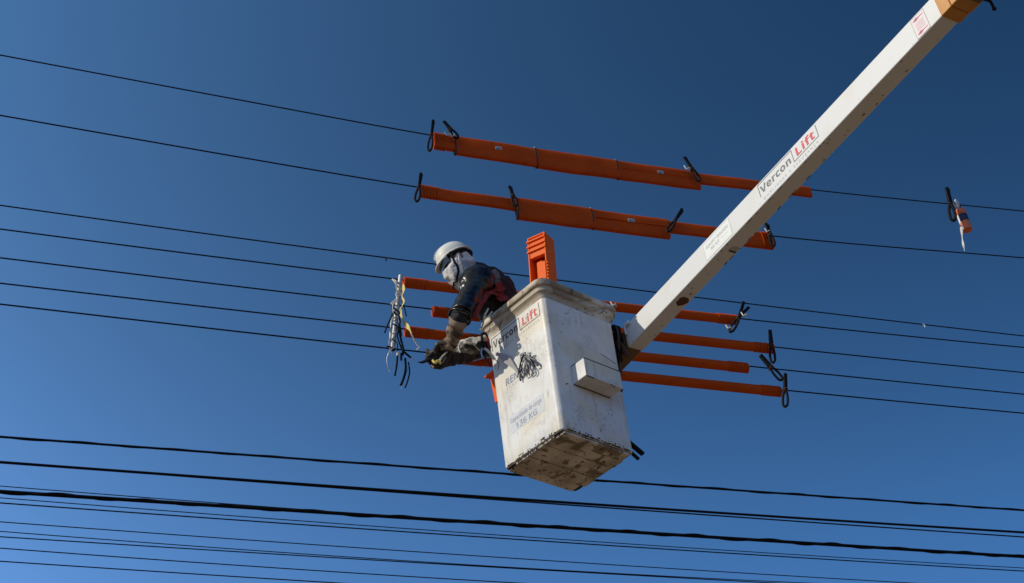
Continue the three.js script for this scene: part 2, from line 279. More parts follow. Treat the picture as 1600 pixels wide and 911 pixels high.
/* ------------------------------------------------------ insulating covers */
function hoodProfile(w, h, top, t, foot = 0.006) {             // inverted trough with a rounded crown and a turned-out foot
  const o = [], a = w / 2, r = Math.min(a, h * 0.45), N = 6;
  o.push([top - h, a + foot], [top - h + 0.014, a + foot * 0.7], [top - h + 0.022, a]);
  for (let i = 0; i <= N; i++) { const q = i / N * Math.PI / 2; o.push([top - r + r * Math.sin(q), a - r + r * Math.cos(q)]); }
  for (let i = 0; i <= N; i++) { const q = Math.PI / 2 + i / N * Math.PI / 2; o.push([top - r + r * Math.sin(q), -a + r + r * Math.cos(q)]); }
  o.push([top - h + 0.022, -a], [top - h + 0.014, -a - foot * 0.7], [top - h, -a - foot]);
  const inner = o.map(([y, z], i) => [Math.min(y, top) - (i > 2 && i < o.length - 3 ? t * Math.max(0, (y - top + r) / r) : 0), z - Math.sign(z || 1) * t]).reverse();
  return o.concat(inner);
}
function slabProfile(w, h, top) {                             // tall flat clamshell, rounded top and bottom
  const o = []; for (let i = 0; i < 28; i++) { const a = i / 28 * 2 * Math.PI, c = Math.cos(a), q = Math.sin(a); o.push([top - h / 2 + h / 2 * Math.sign(q) * Math.abs(q) ** 0.75, w / 2 * Math.sign(c) * Math.abs(c) ** 0.42]); } return o.reverse();
}
function tubeProfile(w, h, top) {                             // round hose with a pinched lip underneath
  const o = []; for (let i = 0; i < 18; i++) { const a = i / 18 * 2 * Math.PI, q = Math.max(0, -Math.sin(a)) ** 6; o.push([top - h * 0.44 + h * 0.44 * Math.sin(a) - q * h * 0.12, w / 2 * Math.cos(a) * (1 - q * 0.2)]); } return o.reverse();
}
function cover(L, x0, x1, w, h, top, label, group, { sticker = 0, collar = true, ridge = false, name = 'insulating_cover', ribs = 0, round = false, ribsAt = 'both', ribLen = 0.14 } = {}) {
  const g = thing(name, label, 'line cover', group), s0 = sAt(L, x0), s1 = sAt(L, x1), n = Math.max(6, Math.round((s1 - s0) / 0.12));
  const shape = (e) => round ? tubeProfile(w + e, h + e, top + e / 2) : slabProfile(w * 0.85 + e, h * 1.06 + e, top + e / 2);
  const warp = round ? null : (q) => q.addScaledVector(TOWARD, 0.022 * (fbm(q.dot(ALONG) * 3.1, q.y * 6, L.D * 5 + x0, 2) - 0.5));
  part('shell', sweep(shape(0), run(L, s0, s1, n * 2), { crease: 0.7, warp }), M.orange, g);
  if (collar) {
    part('seam', sweep(shape(0.008), run(L, s0 - 0.004, s0 + 0.006, 2), { crease: 0.7, warp }), M.grime, g);
    part('stud', new THREE.SphereGeometry(0.009, 10, 8).translate(...arr(onLine(L, s0 + 0.004, top + 0.004, 0.01))), M.sticker, g);
  }
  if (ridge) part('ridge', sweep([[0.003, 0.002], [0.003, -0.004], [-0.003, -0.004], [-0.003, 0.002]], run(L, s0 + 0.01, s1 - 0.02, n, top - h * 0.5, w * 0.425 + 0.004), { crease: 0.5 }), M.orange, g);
  if (ribs) for (const end of [0, 1]) {
    if ((ribsAt === 'left' && end) || (ribsAt === 'right' && !end)) continue;
    for (let i = 0; i < ribs; i++) {
      const q = 0.012 + i * ribLen / ribs, c = end ? s1 - q : s0 + q;
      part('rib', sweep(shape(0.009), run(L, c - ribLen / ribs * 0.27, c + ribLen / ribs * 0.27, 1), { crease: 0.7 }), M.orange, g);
    }
  }
  if (sticker) {
    const s = sAt(L, sticker), b = box(0.055, 0.034, 0.002, 0, 0, 0, 0); const m = part('label_plate', b, M.sticker, g);
    m.position.copy(onLine(L, s, top - h * 0.45, w * 0.425 + 0.008)); m.quaternion.setFromRotationMatrix(new THREE.Matrix4().makeBasis(ALONG, V(0, 1, 0), TOWARD));
    const k = part('barcode', box(0.04, 0.006, 0.002, 0, -0.008, 0.0018, 0), M.black, m); k.castShadow = false;
  }
  return g;
}
const G1 = 'covers on the two highest wires', G2 = 'long hoses over the low-voltage wires';
const { top_wire: T1, lower_top: T2 } = lines;
cover(T1, 676, 713, 0.065, 0.15, 0.022, 'short ribbed orange cover at the left end of the highest wire', G1, { collar: false, ribs: 4, ribsAt: 'left', ribLen: 0.1 });
cover(T1, 709, 838, 0.062, 0.185, 0.03, 'leftmost wide orange cover on the highest wire, with a grey label', G1, { sticker: 776 });
cover(T1, 835, 965, 0.07, 0.19, 0.034, 'middle wide orange cover on the highest wire, without a label', G1);
cover(T1, 961, 1088, 0.062, 0.185, 0.03, 'wide orange cover on the highest wire nearest the boom, with a grey label', G1, { sticker: 1028, ridge: true });
cover(T1, 1084, 1264, 0.05, 0.105, 0.018, 'narrow orange cover on the highest wire, running behind the boom', G1, { collar: false });
cover(T2, 656, 808, 0.05, 0.098, 0.016, 'narrow orange cover at the left end of the second wire', G1, { collar: false, ribs: 6, ribsAt: 'left' });
cover(T2, 805, 925, 0.066, 0.185, 0.03, 'left one of the two wide orange covers on the second wire', G1);
cover(T2, 922, 1041, 0.06, 0.18, 0.026, 'right one of the two wide orange covers on the second wire, with a grey label', G1, { sticker: 982, ridge: true });
cover(T2, 1037, 1160, 0.05, 0.108, 0.016, 'narrow orange cover on the second wire between the wide cover and the boom', G1, { collar: false });
cover(T2, 1155, 1203, 0.062, 0.145, 0.018, 'short ribbed orange cover on the second wire just right of the boom', G1, { collar: false, ribs: 4, ribsAt: 'right', ribLen: 0.1 });
const hose = { collar: false, round: true, ribs: 8, ribLen: 0.16, name: 'line_hose' };
cover(lines.a, 630, 1150, 0.06, 0.078, 0.018, 'topmost of four long orange hoses, starting at the steel rod behind the face', G2, hose);
cover(lines.b, 675, 1207, 0.06, 0.078, 0.018, 'second long orange hose from the top, starting behind the forearm', G2, hose);
cover(lines.c, 632, 1167, 0.06, 0.078, 0.018, 'third long orange hose from the top, its left end under the yellow ribbon', G2, hose);
cover(lines.d, 716, 1218, 0.06, 0.078, 0.018, 'lowest long orange hose, passing under the gloved forearm', G2, hose);

/* ------------------------------------------------------------ cover clamps */
function clamp(a, b, D, label, open = 0.5, fat = 1) {      // a: handle end, b: jaw end (photograph grid) on plane D
  const A = sight(a[0], a[1], D), B = sight(b[0], b[1], D), ax = B.clone().sub(A), len = ax.length(); ax.normalize();
  const sd = ax.clone().cross(TOWARD).normalize(), g = thing('cover_clamp', label, 'clamp', 'black clamps holding the covers');
  const at = (t, s, z = 0) => A.clone().addScaledVector(ax, t * len).addScaledVector(sd, s).addScaledVector(TOWARD, z);
  for (const k of [-1, 1]) {
    const z = k * 0.008, w = 0.03 * open;
    part('jaw', join(sweep([[0.011, 0.007], [0.011, -0.007], [-0.011, -0.007], [-0.011, 0.007]].map(([a, b]) => [a * fat, b * fat]), [at(0, k * w, z), at(0.25, k * w * 0.45, z), at(0.5, 0, z)], { crease: 0.5, up: sd }),
      sweep(ring(0.0095 * fat, 7), new THREE.CatmullRomCurve3([at(0.48, 0, z), at(0.62, -k * 0.011 * fat, z), at(0.8, -k * 0.015 * fat, z), at(0.95, -k * 0.011 * fat, z * 0.7), at(1, k * 0.002, 0)]).getPoints(12), { crease: 1.2, up: TOWARD })), M.black, g);
  }
  part('spring', sweep(ring(0.0035, 5), Array.from({ length: 40 }, (_, i) => at(0.5, 0.013 * Math.sin(i * 0.9), -0.02 + i * 0.001).addScaledVector(ax, 0.013 * Math.cos(i * 0.9))), { crease: 1.2 }), M.rust, g);
  return g;
}
clamp([677, 189], [671, 236], -8.52, 'upright clamp at the left end of the highest cover row', 0.15);
clamp([694, 190], [715, 216], -8.52, 'slanted clamp with frayed ties where ribbed cover meets the first wide cover', 0.3);
clamp([658, 272], [651, 315], -8.13, 'upright clamp at the left end of the second wire cover row', 0.15);
clamp([797, 292], [806, 322], -8.12, 'small slanted clamp on the left of the two wide covers of the second wire', 0.3);
clamp([1070, 246], [1093, 283], -8.52, 'clamp at the right end of the wide covers on the highest wire', 0.4);
clamp([1066, 328], [1043, 362], -8.12, 'clamp leaning right beside the labelled cover of the second wire', 0.2);
clamp([1198, 350], [1209, 385], -8.12, 'clamp just right of the boom on the second wire', 0.5);
clamp([1166, 476], [1141, 519], PLANE + 0.06, 'crossed clamp with white tips at the right end of the topmost long hose', 0.9);
clamp([1203, 517], [1208, 567], PLANE + 0.06, 'upright looped clamp at the right end of the second long hose', 0.12);
clamp([1188, 555], [1222, 594], PLANE + 0.09, 'long slanting clamp leaning against the rightmost looped clamp', 0.12);
clamp([1227, 585], [1227, 636], PLANE + 0.06, 'rightmost looped clamp, hanging at the end of the lowest long hose', 0.12);
{ // pale tie ends on some clamps
  const spots = [[699, 210, -8.53], [708, 212, -8.53], [1074, 263, -8.53], [1200, 361, -8.13], [1163, 492, PLANE + 0.08], [1139, 512, PLANE + 0.08], [959, 476, PLANE + 0.08]];
  const where = ['at the slanted clamp on the highest wire', 'beside the first wide cover of the highest wire', 'on top of the wide cover nearest the boom', 'right of the boom on the second wire', 'at the crossed clamp', 'under the crossed clamp', 'above the right rim of the bucket'];
  spots.forEach(([x, y, D], i) => single('cord_tie', `short pale knotted cord ${where[i]}`, 'cord', cord([sight(x - 5, y - 4, D), sight(x - 1, y + 1, D + 0.02), sight(x + 3, y - 1, D + 0.02), sight(x + 4, y + 3, D)], 0.005, 6), i % 2 ? M.rope : M.rag, 'pale cords tied round the covers'));
}

/* --------------------------------------------------- clamp with hung canister */
{
  const D = -8.57;
  clamp([1480, 295], [1490, 345], D + 0.03, 'clamp far right on the highest wire, beside the hanging canister', 0.35, 1.6);
  const A = sight(1499, 326, D), B = sight(1512, 360, D), ax = A.clone().sub(B), len = ax.length(); ax.normalize();
  const g = thing('hanging_canister', 'orange, white and navy canister hung from the highest wire at far right', 'canister');
  g.position.copy(B); g.quaternion.setFromUnitVectors(V(0, 1, 0), ax);
  const lathe = (p) => new THREE.LatheGeometry(p.map(([r, y]) => new THREE.Vector2(r, y * len)), 24), tone = (r, gg, bb) => phy({ color: lin(r, gg, bb), roughness: 0.5 });
  part('base_band', lathe([[0, 0], [0.043, 0], [0.047, 0.03], [0.047, 0.36], [0, 0.36]]), tone(0.72, 0.17, 0.06), g);
  part('middle_band', lathe([[0, 0.36], [0.0465, 0.361], [0.0465, 0.66], [0, 0.66]]), tone(0.012, 0.02, 0.07), g);
  part('top_band', lathe([[0, 0.66], [0.047, 0.661], [0.047, 0.86], [0.038, 0.94], [0.02, 0.97], [0, 0.97]]), tone(0.72, 0.17, 0.06), g);
  part('pale_patch', new THREE.CylinderGeometry(0.048, 0.048, len * 0.36, 14, 1, false, -2.6, 1.5).translate(0, len * 0.5, 0), tone(0.75, 0.75, 0.75), g);
  part('cap', new THREE.LatheGeometry([[0, len * 0.95], [0.019, len * 0.95], [0.019, len * 1.08], [0.012, len * 1.14], [0, len * 1.14]].map(([r, y]) => new THREE.Vector2(r, y)), 16), M.black, g);
  const h = single('hanger_strap', 'white and black strap tying the canister to the highest wire', 'strap', join(cord([sight(1493, 313, D), sight(1496, 317, D + 0.02), sight(1499, 327, D)], 0.012, 7), cord([sight(1486, 317, D + 0.01), sight(1494, 322, D + 0.02), sight(1500, 328, D)], 0.008, 6)), M.rag);
  single('hanging_strip', 'twisted white strip dangling under the canister, ending in a loop', 'strip', sweep([[0.012, 0.0025], [0.012, -0.0025], [-0.012, -0.0025], [-0.012, 0.0025]], new THREE.CatmullRomCurve3([sight(1502, 352, D + 0.03), sight(1503, 364, D + 0.01), sight(1504, 376, D), sight(1506, 385, D + 0.01), sight(1507, 392, D)]).getPoints(16), { up: V(0.5, 0.2, 0.8), scale: (i, t) => 1 - 0.45 * t + 0.35 * Math.sin(t * 12), crease: 0.6 }), M.rag);
}

/* -------------------------------------------------------------- the bucket */
const BUCKET = V(0.2087, 6.2235, -8.0994), YAW = 0.76754, HX = 0.2927, HZ = 0.274, TALL = 1.0;
const bucket = thing('aerial_bucket', 'weathered white work bucket with lettering, hung at the end of the boom', 'bucket');
bucket.position.copy(BUCKET); bucket.rotation.y = YAW; bucket.updateMatrixWorld();
const inBucket = (x, y, z) => bucket.localToWorld(V(x, y, z));
const grow = (y) => 1 + 0.016 * y / TALL;
function loop(hx, hz, r, n = 7) { const p = []; for (const [sx, sz, a0] of [[1, 1, 0], [-1, 1, 1], [-1, -1, 2], [1, -1, 3]]) for (let i = 0; i <= n; i++) { const a = (a0 + i / n) * Math.PI / 2; p.push([sx * (hx - r) + r * Math.cos(a), sz * (hz - r) + r * Math.sin(a)]); } return p; }
function rings(levels, opts = {}) {                            // levels: [y, outset, corner radius]; skin through all of them
  const pos = [], uv = [], idx = []; let n = 0, acc = 0, last = null;
  for (const [y, out, r] of levels) {
    const k = grow(y), L = loop(HX * k + out, HZ * k + out, r); n = L.length + 1; let per = 0; if (last) acc += Math.hypot(y - last[0], out - last[1]); last = [y, out];
    for (let i = 0; i < n; i++) { const [x, z] = L[i % L.length]; if (i) { const q = L[i - 1]; per += Math.hypot(x - q[0], z - q[1]); } pos.push(x, y, z); uv.push(per, opts.v ? opts.v + acc : acc); }
  }
  for (let j = 0; j < levels.length - 1; j++) for (let i = 0; i < n - 1; i++) { const a = j * n + i, b = a + 1, c = a + n, d = c + 1; idx.push(a, c, b, b, c, d); }
  const g = new THREE.BufferGeometry(); g.setAttribute('position', new THREE.Float32BufferAttribute(pos, 3)); g.setAttribute('uv', new THREE.Float32BufferAttribute(uv, 2)); g.setIndex(idx);
  return toCreasedNormals(g, opts.crease ?? 0.55);
}
{
  const rows = [[0.0, -0.012, 0.028], [0.006, -0.003, 0.034], [0.016, 0, 0.038]];
  for (let i = 1; i <= 12; i++) rows.push([0.016 + i * (0.958 - 0.016) / 12, 0, 0.038]);
  part('shell', rings(rows), M.gelcoat, bucket);
  part('rim', rings([[0.952, 0.0, 0.038], [0.962, 0.001, 0.039], [0.975, 0.004, 0.043], [0.988, 0.012, 0.056], [0.996, 0.021, 0.062], [0.999, 0.0235, 0.063], [1.018, 0.0245, 0.064], [1.026, 0.027, 0.066], [1.030, 0.035, 0.071], [1.033, 0.040, 0.075], [1.040, 0.0432, 0.077], [1.062, 0.0432, 0.077], [1.072, 0.041, 0.076], [1.0796, 0.034, 0.072], [1.081, 0.022, 0.066], [1.081, 0.0, 0.055], [1.077, -0.008, 0.05], [1.066, -0.011, 0.047]], { crease: 0.5, v: 0.3 }), M.rim, bucket);
  part('liner', rings([[1.068, -0.0112, 0.046], [0.6, -0.0115, 0.044], [0.05, -0.012, 0.042], [0.03, -0.03, 0.03], [0.03, -0.26, 0.006]], { crease: 0.5 }), M.gelcoat, bucket);
  // bottom boards, each with its own edges (strips run along the right-hand face)
  const cuts = [-0.262, -0.176, -0.06, 0.088, 0.180, 0.262].reverse();
  const board = (x0, x1, z0, z1, t) => { const g = box(x1 - x0 - 0.005, t, Math.abs(z1 - z0) - 0.005, (x0 + x1) / 2, -t / 2 + 0.001, (z0 + z1) / 2, 0.004); const p = g.attributes.position, u = g.attributes.uv; for (let i = 0; i < p.count; i++) u.setXY(i, p.getX(i) * 1.6 + 0.3, p.getZ(i) * 1.6 + 0.1); part('bottom_board', g, M.bellyDirt, bucket); };
  const xe = 0.281;
  board(-xe + 0.012, xe - 0.018, cuts[0], cuts[1], 0.017);
  board(-xe, 0.13, cuts[1], cuts[2], 0.012); board(0.13, xe, cuts[1], cuts[2], 0.014);
  board(-xe, 0.06, cuts[2], cuts[3], 0.013); board(0.06, xe, cuts[2], cuts[3], 0.011);
  board(-xe, xe, cuts[3], cuts[4], 0.015);
  board(-xe + 0.016, xe - 0.034, cuts[4], cuts[5], 0.012);
  part('bottom_plate', box(2 * HX - 0.03, 0.012, 2 * HZ - 0.03, 0, 0.006, 0, 0.003), M.grime, bucket);
  // chipped dirt along the lower edge of both visible faces
  const chips = [];
  for (let i = 0; i < 190; i++) {
    const right = rnd() < 0.62, q = rnd(), w = 0.004 + 0.014 * rnd() * rnd(), h = 0.003 + 0.008 * rnd() * rnd(), y = 0.0 + 0.02 * rnd() ** 3;
    const c = new THREE.IcosahedronGeometry(1, 0).scale(w, h, 0.0012);
    if (right) chips.push(c.translate(mixn(-0.25, 0.25, q), y + 0.004, HZ - (y < 0.012 ? 0.002 : 0))); else chips.push(c.rotateY(-Math.PI / 2).translate(-HX + (y < 0.012 ? 0.002 : 0), y + 0.003, mixn(-0.24, 0.24, q)));
  }
  const ch = part('edge_dirt', mergeGeometries(chips.map(strip)), M.grime, bucket); ch.userData.kind = 'stuff';
  // step box on the right-hand face
  const sbg = box(0.305, 0.127, 0.118, 0.0025, 0.4135, HZ * 1.006 + 0.0585, 0.006);
  { const p = sbg.attributes.position, q = sbg.attributes.normal, u = sbg.attributes.uv; for (let i = 0; i < p.count; i++) { const ny = Math.abs(q.getY(i)) > 0.6, nx = Math.abs(q.getX(i)) > 0.6; u.setXY(i, nx ? p.getZ(i) + 0.5 : p.getX(i) + 0.2, ny ? p.getZ(i) + 0.7 : p.getY(i) + 0.1); } }
  const sb = part('step_box', sbg, M.gelcoat, bucket);
  for (const [w, h, d, x, y, z] of [[0.297, 0.006, 0.006, 0.0025, 0.4785, 0.3907], [0.30, 0.007, 0.006, 0.0025, 0.3495, 0.2785], [0.005, 0.006, 0.05, -0.1475, 0.4785, 0.303], [0.06, 0.006, 0.005, -0.11, 0.3495, 0.3915], [0.005, 0.02, 0.02, 0.155, 0.35, 0.378], [0.02, 0.006, 0.004, 0.06, 0.3492, 0.392]])
    part('seal', box(w, h, d, x, y, z, 0.002), M.grime, sb);
  // dark scuffs on the right-hand face
  for (const [x, y, w, a] of [[-0.205, 0.335, 0.03, 0.6], [0.18, 0.66, 0.12, -0.25], [0.235, 0.645, 0.05, -0.3], [-0.16, 0.79, 0.012, 0], [-0.185, 0.72, 0.012, 0.3], [-0.12, 0.885, 0.025, 0.2], [-0.1, 0.905, 0.02, 1], [0.02, 0.26, 0.008, 0], [-0.03, 0.2, 0.006, 0], [0.14, 0.22, 0.008, 0.4]])
    part('scuff', new THREE.IcosahedronGeometry(1, 1).scale(w / 2, 0.0022 + rnd() * 0.0015, 0.0008).rotateZ(a).translate(x, y, HZ * grow(y) + 0.0003), M.grime, bucket);
}
function print(w, h, W, H, draw) { const c = document.createElement('canvas'); c.width = W; c.height = H; const x = c.getContext('2d'); x.clearRect(0, 0, W, H); draw(x, W, H); const t = new THREE.CanvasTexture(c); t.colorSpace = THREE.SRGBColorSpace; t.anisotropy = 8; return [new THREE.PlaneGeometry(w, h), std({ map: t, transparent: true, roughness: 0.55 })]; }
function fitText(x, s, px, py, width, size, font) { x.font = `${font} ${size}px sans-serif`; const k = width / x.measureText(s).width; x.save(); x.translate(px, py); x.scale(k, 1); x.fillText(s, 0, 0); x.restore(); }
function maker(x, W, H, grey, red) {                           // the framed two-colour name with its line of small capitals
  const b = H * 0.035, m = W * 0.585;
  x.strokeStyle = grey; x.lineWidth = b; x.lineJoin = 'miter'; x.beginPath(); x.moveTo(W * 0.012, H * 0.68); x.lineTo(W * 0.012, H * 0.06); x.lineTo(m, H * 0.06); x.lineTo(m, H * 0.68); x.lineTo(W * 0.985, H * 0.68); x.lineTo(W * 0.985, H * 0.06); x.stroke();
  x.textBaseline = 'alphabetic'; x.fillStyle = grey; fitText(x, 'Vercon', W * 0.035, H * 0.58, W * 0.52, H * 0.5, 'bold');
  x.fillStyle = red; fitText(x, 'Lift', W * 0.625, H * 0.58, W * 0.32, H * 0.56, 'bold');
  x.fillStyle = grey; x.globalAlpha = 0.55; fitText(x, 'Q U A L I D A D E   E   S E G U R A N Ç A', W * 0.04, H * 0.93, W * 0.92, H * 0.15, ''); x.globalAlpha = 1;
}
function worn(x, W, H, amount) { x.globalCompositeOperation = 'destination-out'; for (let i = 0; i < amount; i++) { x.globalAlpha = 0.2 + 0.5 * rnd(); x.beginPath(); x.arc(rnd() * W, rnd() * H, 1 + rnd() * 3, 0, 7); x.fill(); } x.globalCompositeOperation = 'source-over'; x.globalAlpha = 1; }
function leftDecal(name, u0, u1, v0, v1, W, H, draw) {         // on the sunlit left face; u from its far edge to the near corner, v upwards
  const w = (u1 - u0) * 2 * HZ, h = v1 - v0, [g, m] = print(w, h, W, H, draw), o = part(name, g, m, bucket), y = (v0 + v1) / 2;
  o.rotation.set(0, -Math.PI / 2, 0); o.rotation.order = 'YXZ'; o.rotation.x = 0.0047; o.position.set(-HX * grow(y) - 0.0011, y, mixn(-HZ, HZ, (u0 + u1) / 2)); o.castShadow = false; return o;
}
leftDecal('name_lettering', 0.055, 0.925, 0.795, 0.945, 1024, 320, (x, W, H) => { maker(x, W, H, '#3f4144', '#c8434a'); worn(x, W, H, 500); });
leftDecal('company_lettering', 0.2, 0.72, 0.485, 0.625, 768, 384, (x, W, H) => { x.fillStyle = '#7b8391'; x.save(); x.transform(1, 0, -0.08, 1, W * 0.03, 0); fitText(x, 'RENOVA', 0, H * 0.66, W * 0.93, H * 0.5, 'bold'); x.restore(); x.globalAlpha = 0.5; fitText(x, 'E N G E N H A R I A', W * 0.03, H * 0.86, W * 0.9, H * 0.13, ''); x.globalAlpha = 1; worn(x, W, H, 500); });
leftDecal('capacity_sticker', 0.18, 0.79, 0.185, 0.315, 768, 300, (x, W, H) => { x.globalAlpha = 0.55; x.fillStyle = '#dfe3ea'; x.fillRect(6, 6, W - 12, H - 12); x.globalAlpha = 1; x.fillStyle = '#8b8f9c'; fitText(x, 'Capacidade de carga', W * 0.05, H * 0.42, W * 0.88, H * 0.34, 'bold'); fitText(x, '136 KG', W * 0.17, H * 0.88, W * 0.62, H * 0.44, 'bold'); worn(x, W, H, 200); });
// black fittings on the hidden far side: steps of rubber strap ends that show past the right edge
part('strap_end', join(box(0.13, 0.022, 0.03, 0, 0, 0, 0.006).rotateZ(-0.45).translate(HX + 0.055, 0.075, 0.235), box(0.07, 0.018, 0.02, 0, 0, 0, 0.005).rotateZ(-0.5).translate(HX + 0.03, 0.01, 0.24)), M.black, bucket);

/* ---------------------------------------------------------------- the boom */
const boom = thing('boom_arm', 'long white square boom crossing the upper right, lettered on its sunlit side', 'boom');
const BW = 0.1158, BH = 0.1615;
{
  const ax = V(0.564, 0.0439, 0.8246).normalize(), side = V(-0.8254, 0, 0.5645), v = side.clone().cross(ax).normalize();
  boom.quaternion.setFromRotationMatrix(new THREE.Matrix4().makeBasis(ax, v, side.clone().normalize())); boom.position.set(0.7079, 7.0718, -8.2021); boom.updateMatrixWorld();
  const beam = new RoundedBoxGeometry(3.13, BH, BW, 3, 0.008).translate(1.535, BH / 2, -BW / 2);
  { const p = beam.attributes.position, n = beam.attributes.normal, u = beam.attributes.uv; for (let i = 0; i < p.count; i++) u.setXY(i, p.getX(i) * 1.1, (Math.abs(n.getY(i)) > 0.6 ? p.getZ(i) + 0.37 : p.getY(i)) * 1.1); }
  part('beam', beam, M.boomPaint, boom);
  // steel tip that carries the bucket
  part('tip', join(box(0.26, BH * 0.9, BW * 0.92, -0.15, BH * 0.46, -BW / 2, 0.012), box(0.05, 0.2, BW * 0.7, -0.28, 0.05, -BW / 2, 0.01)), M.dirtyBrown, boom);
  part('bracket', join(box(0.06, 0.026, 0.012, 0.015, BH - 0.005, 0.008, 0.004), box(0.012, 0.06, 0.012, -0.008, BH - 0.045, 0.009, 0.003)), M.boomPaint, boom);
  const mount = part('mount_bracket', join(box(0.05, 0.34, 0.09, -0.2, 0.05, 0.02, 0.008), box(0.16, 0.05, 0.13, -0.24, 0.13, -0.01, 0.01), new THREE.CylinderGeometry(0.06, 0.06, 0.2, 20).rotateX(Math.PI / 2).translate(-0.24, 0.06, 0.02)), M.rust, boom);
  part('link', join(box(0.03, 0.2, 0.02, 0, 0, 0, 0.006).rotateZ(0.35).translate(-0.06, 0.02, 0.02), box(0.024, 0.26, 0.016, 0, 0, 0, 0.005).rotateZ(-0.12).translate(-0.085, -0.03, 0.045)), M.rust, mount);
  part('rotator', join(new THREE.CylinderGeometry(0.052, 0.052, 0.24, 18).translate(-0.12, 0.06, 0.055), box(0.11, 0.13, 0.07, -0.105, 0.13, 0.036, 0.015)), M.black, mount);
  for (const [r, q] of [[0.009, 0], [0.007, 0.03], [0.008, -0.03]]) part('hose', cord([V(-0.08, 0.18 + q, 0.03), V(-0.02 + q * 0.4, 0.1, 0.06 + q * 0.4), V(-0.06, -0.03, 0.055), V(-0.14, -0.14 + q, 0.03), V(-0.2, -0.2, 0)], r, 7), q > 0 ? M.rust : M.black, mount);
  for (const [x, y] of [[-0.07, 0.1], [-0.1, 0.09], [-0.075, 0.16], [-0.065, 0.13]]) part('bolt', new THREE.CylinderGeometry(0.009, 0.009, 0.014, 6).rotateX(Math.PI / 2).translate(x, y, 0.073), M.steel, mount);
  // mustard elbow sleeve
  part('sleeve', join(new RoundedBoxGeometry(0.075, BH + 0.016, BW + 0.016, 2, 0.006).translate(3.022, BH / 2, -BW / 2), new RoundedBoxGeometry(1.1, BH + 0.024, BW + 0.024, 2, 0.008).translate(3.613, BH / 2, -BW / 2)), M.mustard, boom);
  const el = part('elbow', join(box(0.05, 0.03, 0.09, 3.17, -0.02, -BW / 2, 0.006), box(0.2, 0.05, 0.06, 3.33, -0.03, -BW / 2 - 0.02, 0.01), new THREE.CylinderGeometry(0.03, 0.03, 0.15, 16).rotateX(Math.PI / 2).translate(3.3, -0.02, -BW / 2)), M.dirtyBrown, boom);
  part('lever', join(cord([V(3.17, -0.02, -0.1), V(3.19, -0.05, -0.125), V(3.185, -0.09, -0.14)], 0.008, 7), new THREE.SphereGeometry(0.012, 10, 8).translate(3.185, -0.094, -0.141)), M.black, el);
  part('fitting', join(cord([V(3.23, -0.02, -0.1), V(3.3, -0.06, -0.12), V(3.42, -0.05, -0.1)], 0.013, 8)), M.rust, el);
  // print on the sunlit side
  const sideDecal = (name, x0, x1, y0, y1, W, H, draw) => { const [g, m] = print(x1 - x0, y1 - y0, W, H, draw), o = part(name, g, m, boom); o.position.set((x0 + x1) / 2, (y0 + y1) / 2, 0.0009); o.castShadow = false; };
  sideDecal('name_lettering', 1.425, 1.985, 0.012, BH - 0.006, 1024, 264, (x, W, H) => maker(x, W, H, '#6d7174', '#cf4a55'));
  sideDecal('warning_sticker', 0.865, 1.135, 0.018, BH - 0.018, 512, 240, (x, W, H) => { x.fillStyle = '#e4e6e3'; x.fillRect(4, 4, W - 8, H - 8); x.strokeStyle = '#b4b9b5'; x.lineWidth = 5; x.strokeRect(4, 4, W - 8, H - 8); x.fillStyle = '#9a9f9b'; fitText(x, 'EQUIPTº ISOLADO', W * 0.08, H * 0.42, W * 0.84, H * 0.26, 'bold'); fitText(x, '46 kV', W * 0.22, H * 0.7, W * 0.34, H * 0.24, 'bold'); x.globalAlpha = 0.6; fitText(x, 'NBR 16092', W * 0.62, H * 0.66, W * 0.26, H * 0.12, ''); fitText(x, 'C A T E G O R I A  C', W * 0.1, H * 0.88, W * 0.75, H * 0.1, ''); x.globalAlpha = 1; });
  sideDecal('arrow_sticker', 2.80, 2.90, 0.006, BH - 0.01, 200, 300, (x, W, H) => {
    x.fillStyle = '#e2d9d8'; x.fillRect(3, 3, W - 6, H - 6); x.strokeStyle = '#9a9290'; x.lineWidth = 6; x.strokeRect(3, 3, W - 6, H - 6); x.fillStyle = '#b05068';
    for (const y of [50, 250]) { x.beginPath(); x.moveTo(16, y); x.lineTo(70, y - 22); x.lineTo(108, y - 8); x.lineTo(180, y - 5); x.lineTo(180, y + 5); x.lineTo(108, y + 8); x.lineTo(70, y + 22); x.fill(); }
    x.fillStyle = '#c9a5ab'; for (const y of [100, 125, 150, 175, 200]) x.fillRect(40, y, 120, 12);
  });
  // marks on the underside
  part('plug', (() => { const g = new THREE.CylinderGeometry(0.034, 0.034, 0.003, 40), p = g.attributes.position; for (let i = 0; i < p.count; i++) { const a = Math.atan2(p.getZ(i), p.getX(i)), k = 0.82 + 0.4 * noise3(2.2 * Math.cos(a) + 5, 2.2 * Math.sin(a) + 5, 2) ; p.setX(i, p.getX(i) * k * 1.2); p.setZ(i, p.getZ(i) * k); } return g.translate(0.5, -0.0008, -BW * 0.56); })(), M.rust, boom);
  const pocket = part('drain_cover', box(0.045, 0.006, 0.05, 1.035, -0.002, -BW * 0.66, 0.001), M.sticker, boom); part('slot', box(0.012, 0.004, 0.05, 1.018, -0.005, -BW * 0.66, 0.001), M.grime, pocket);
  const smears = [];
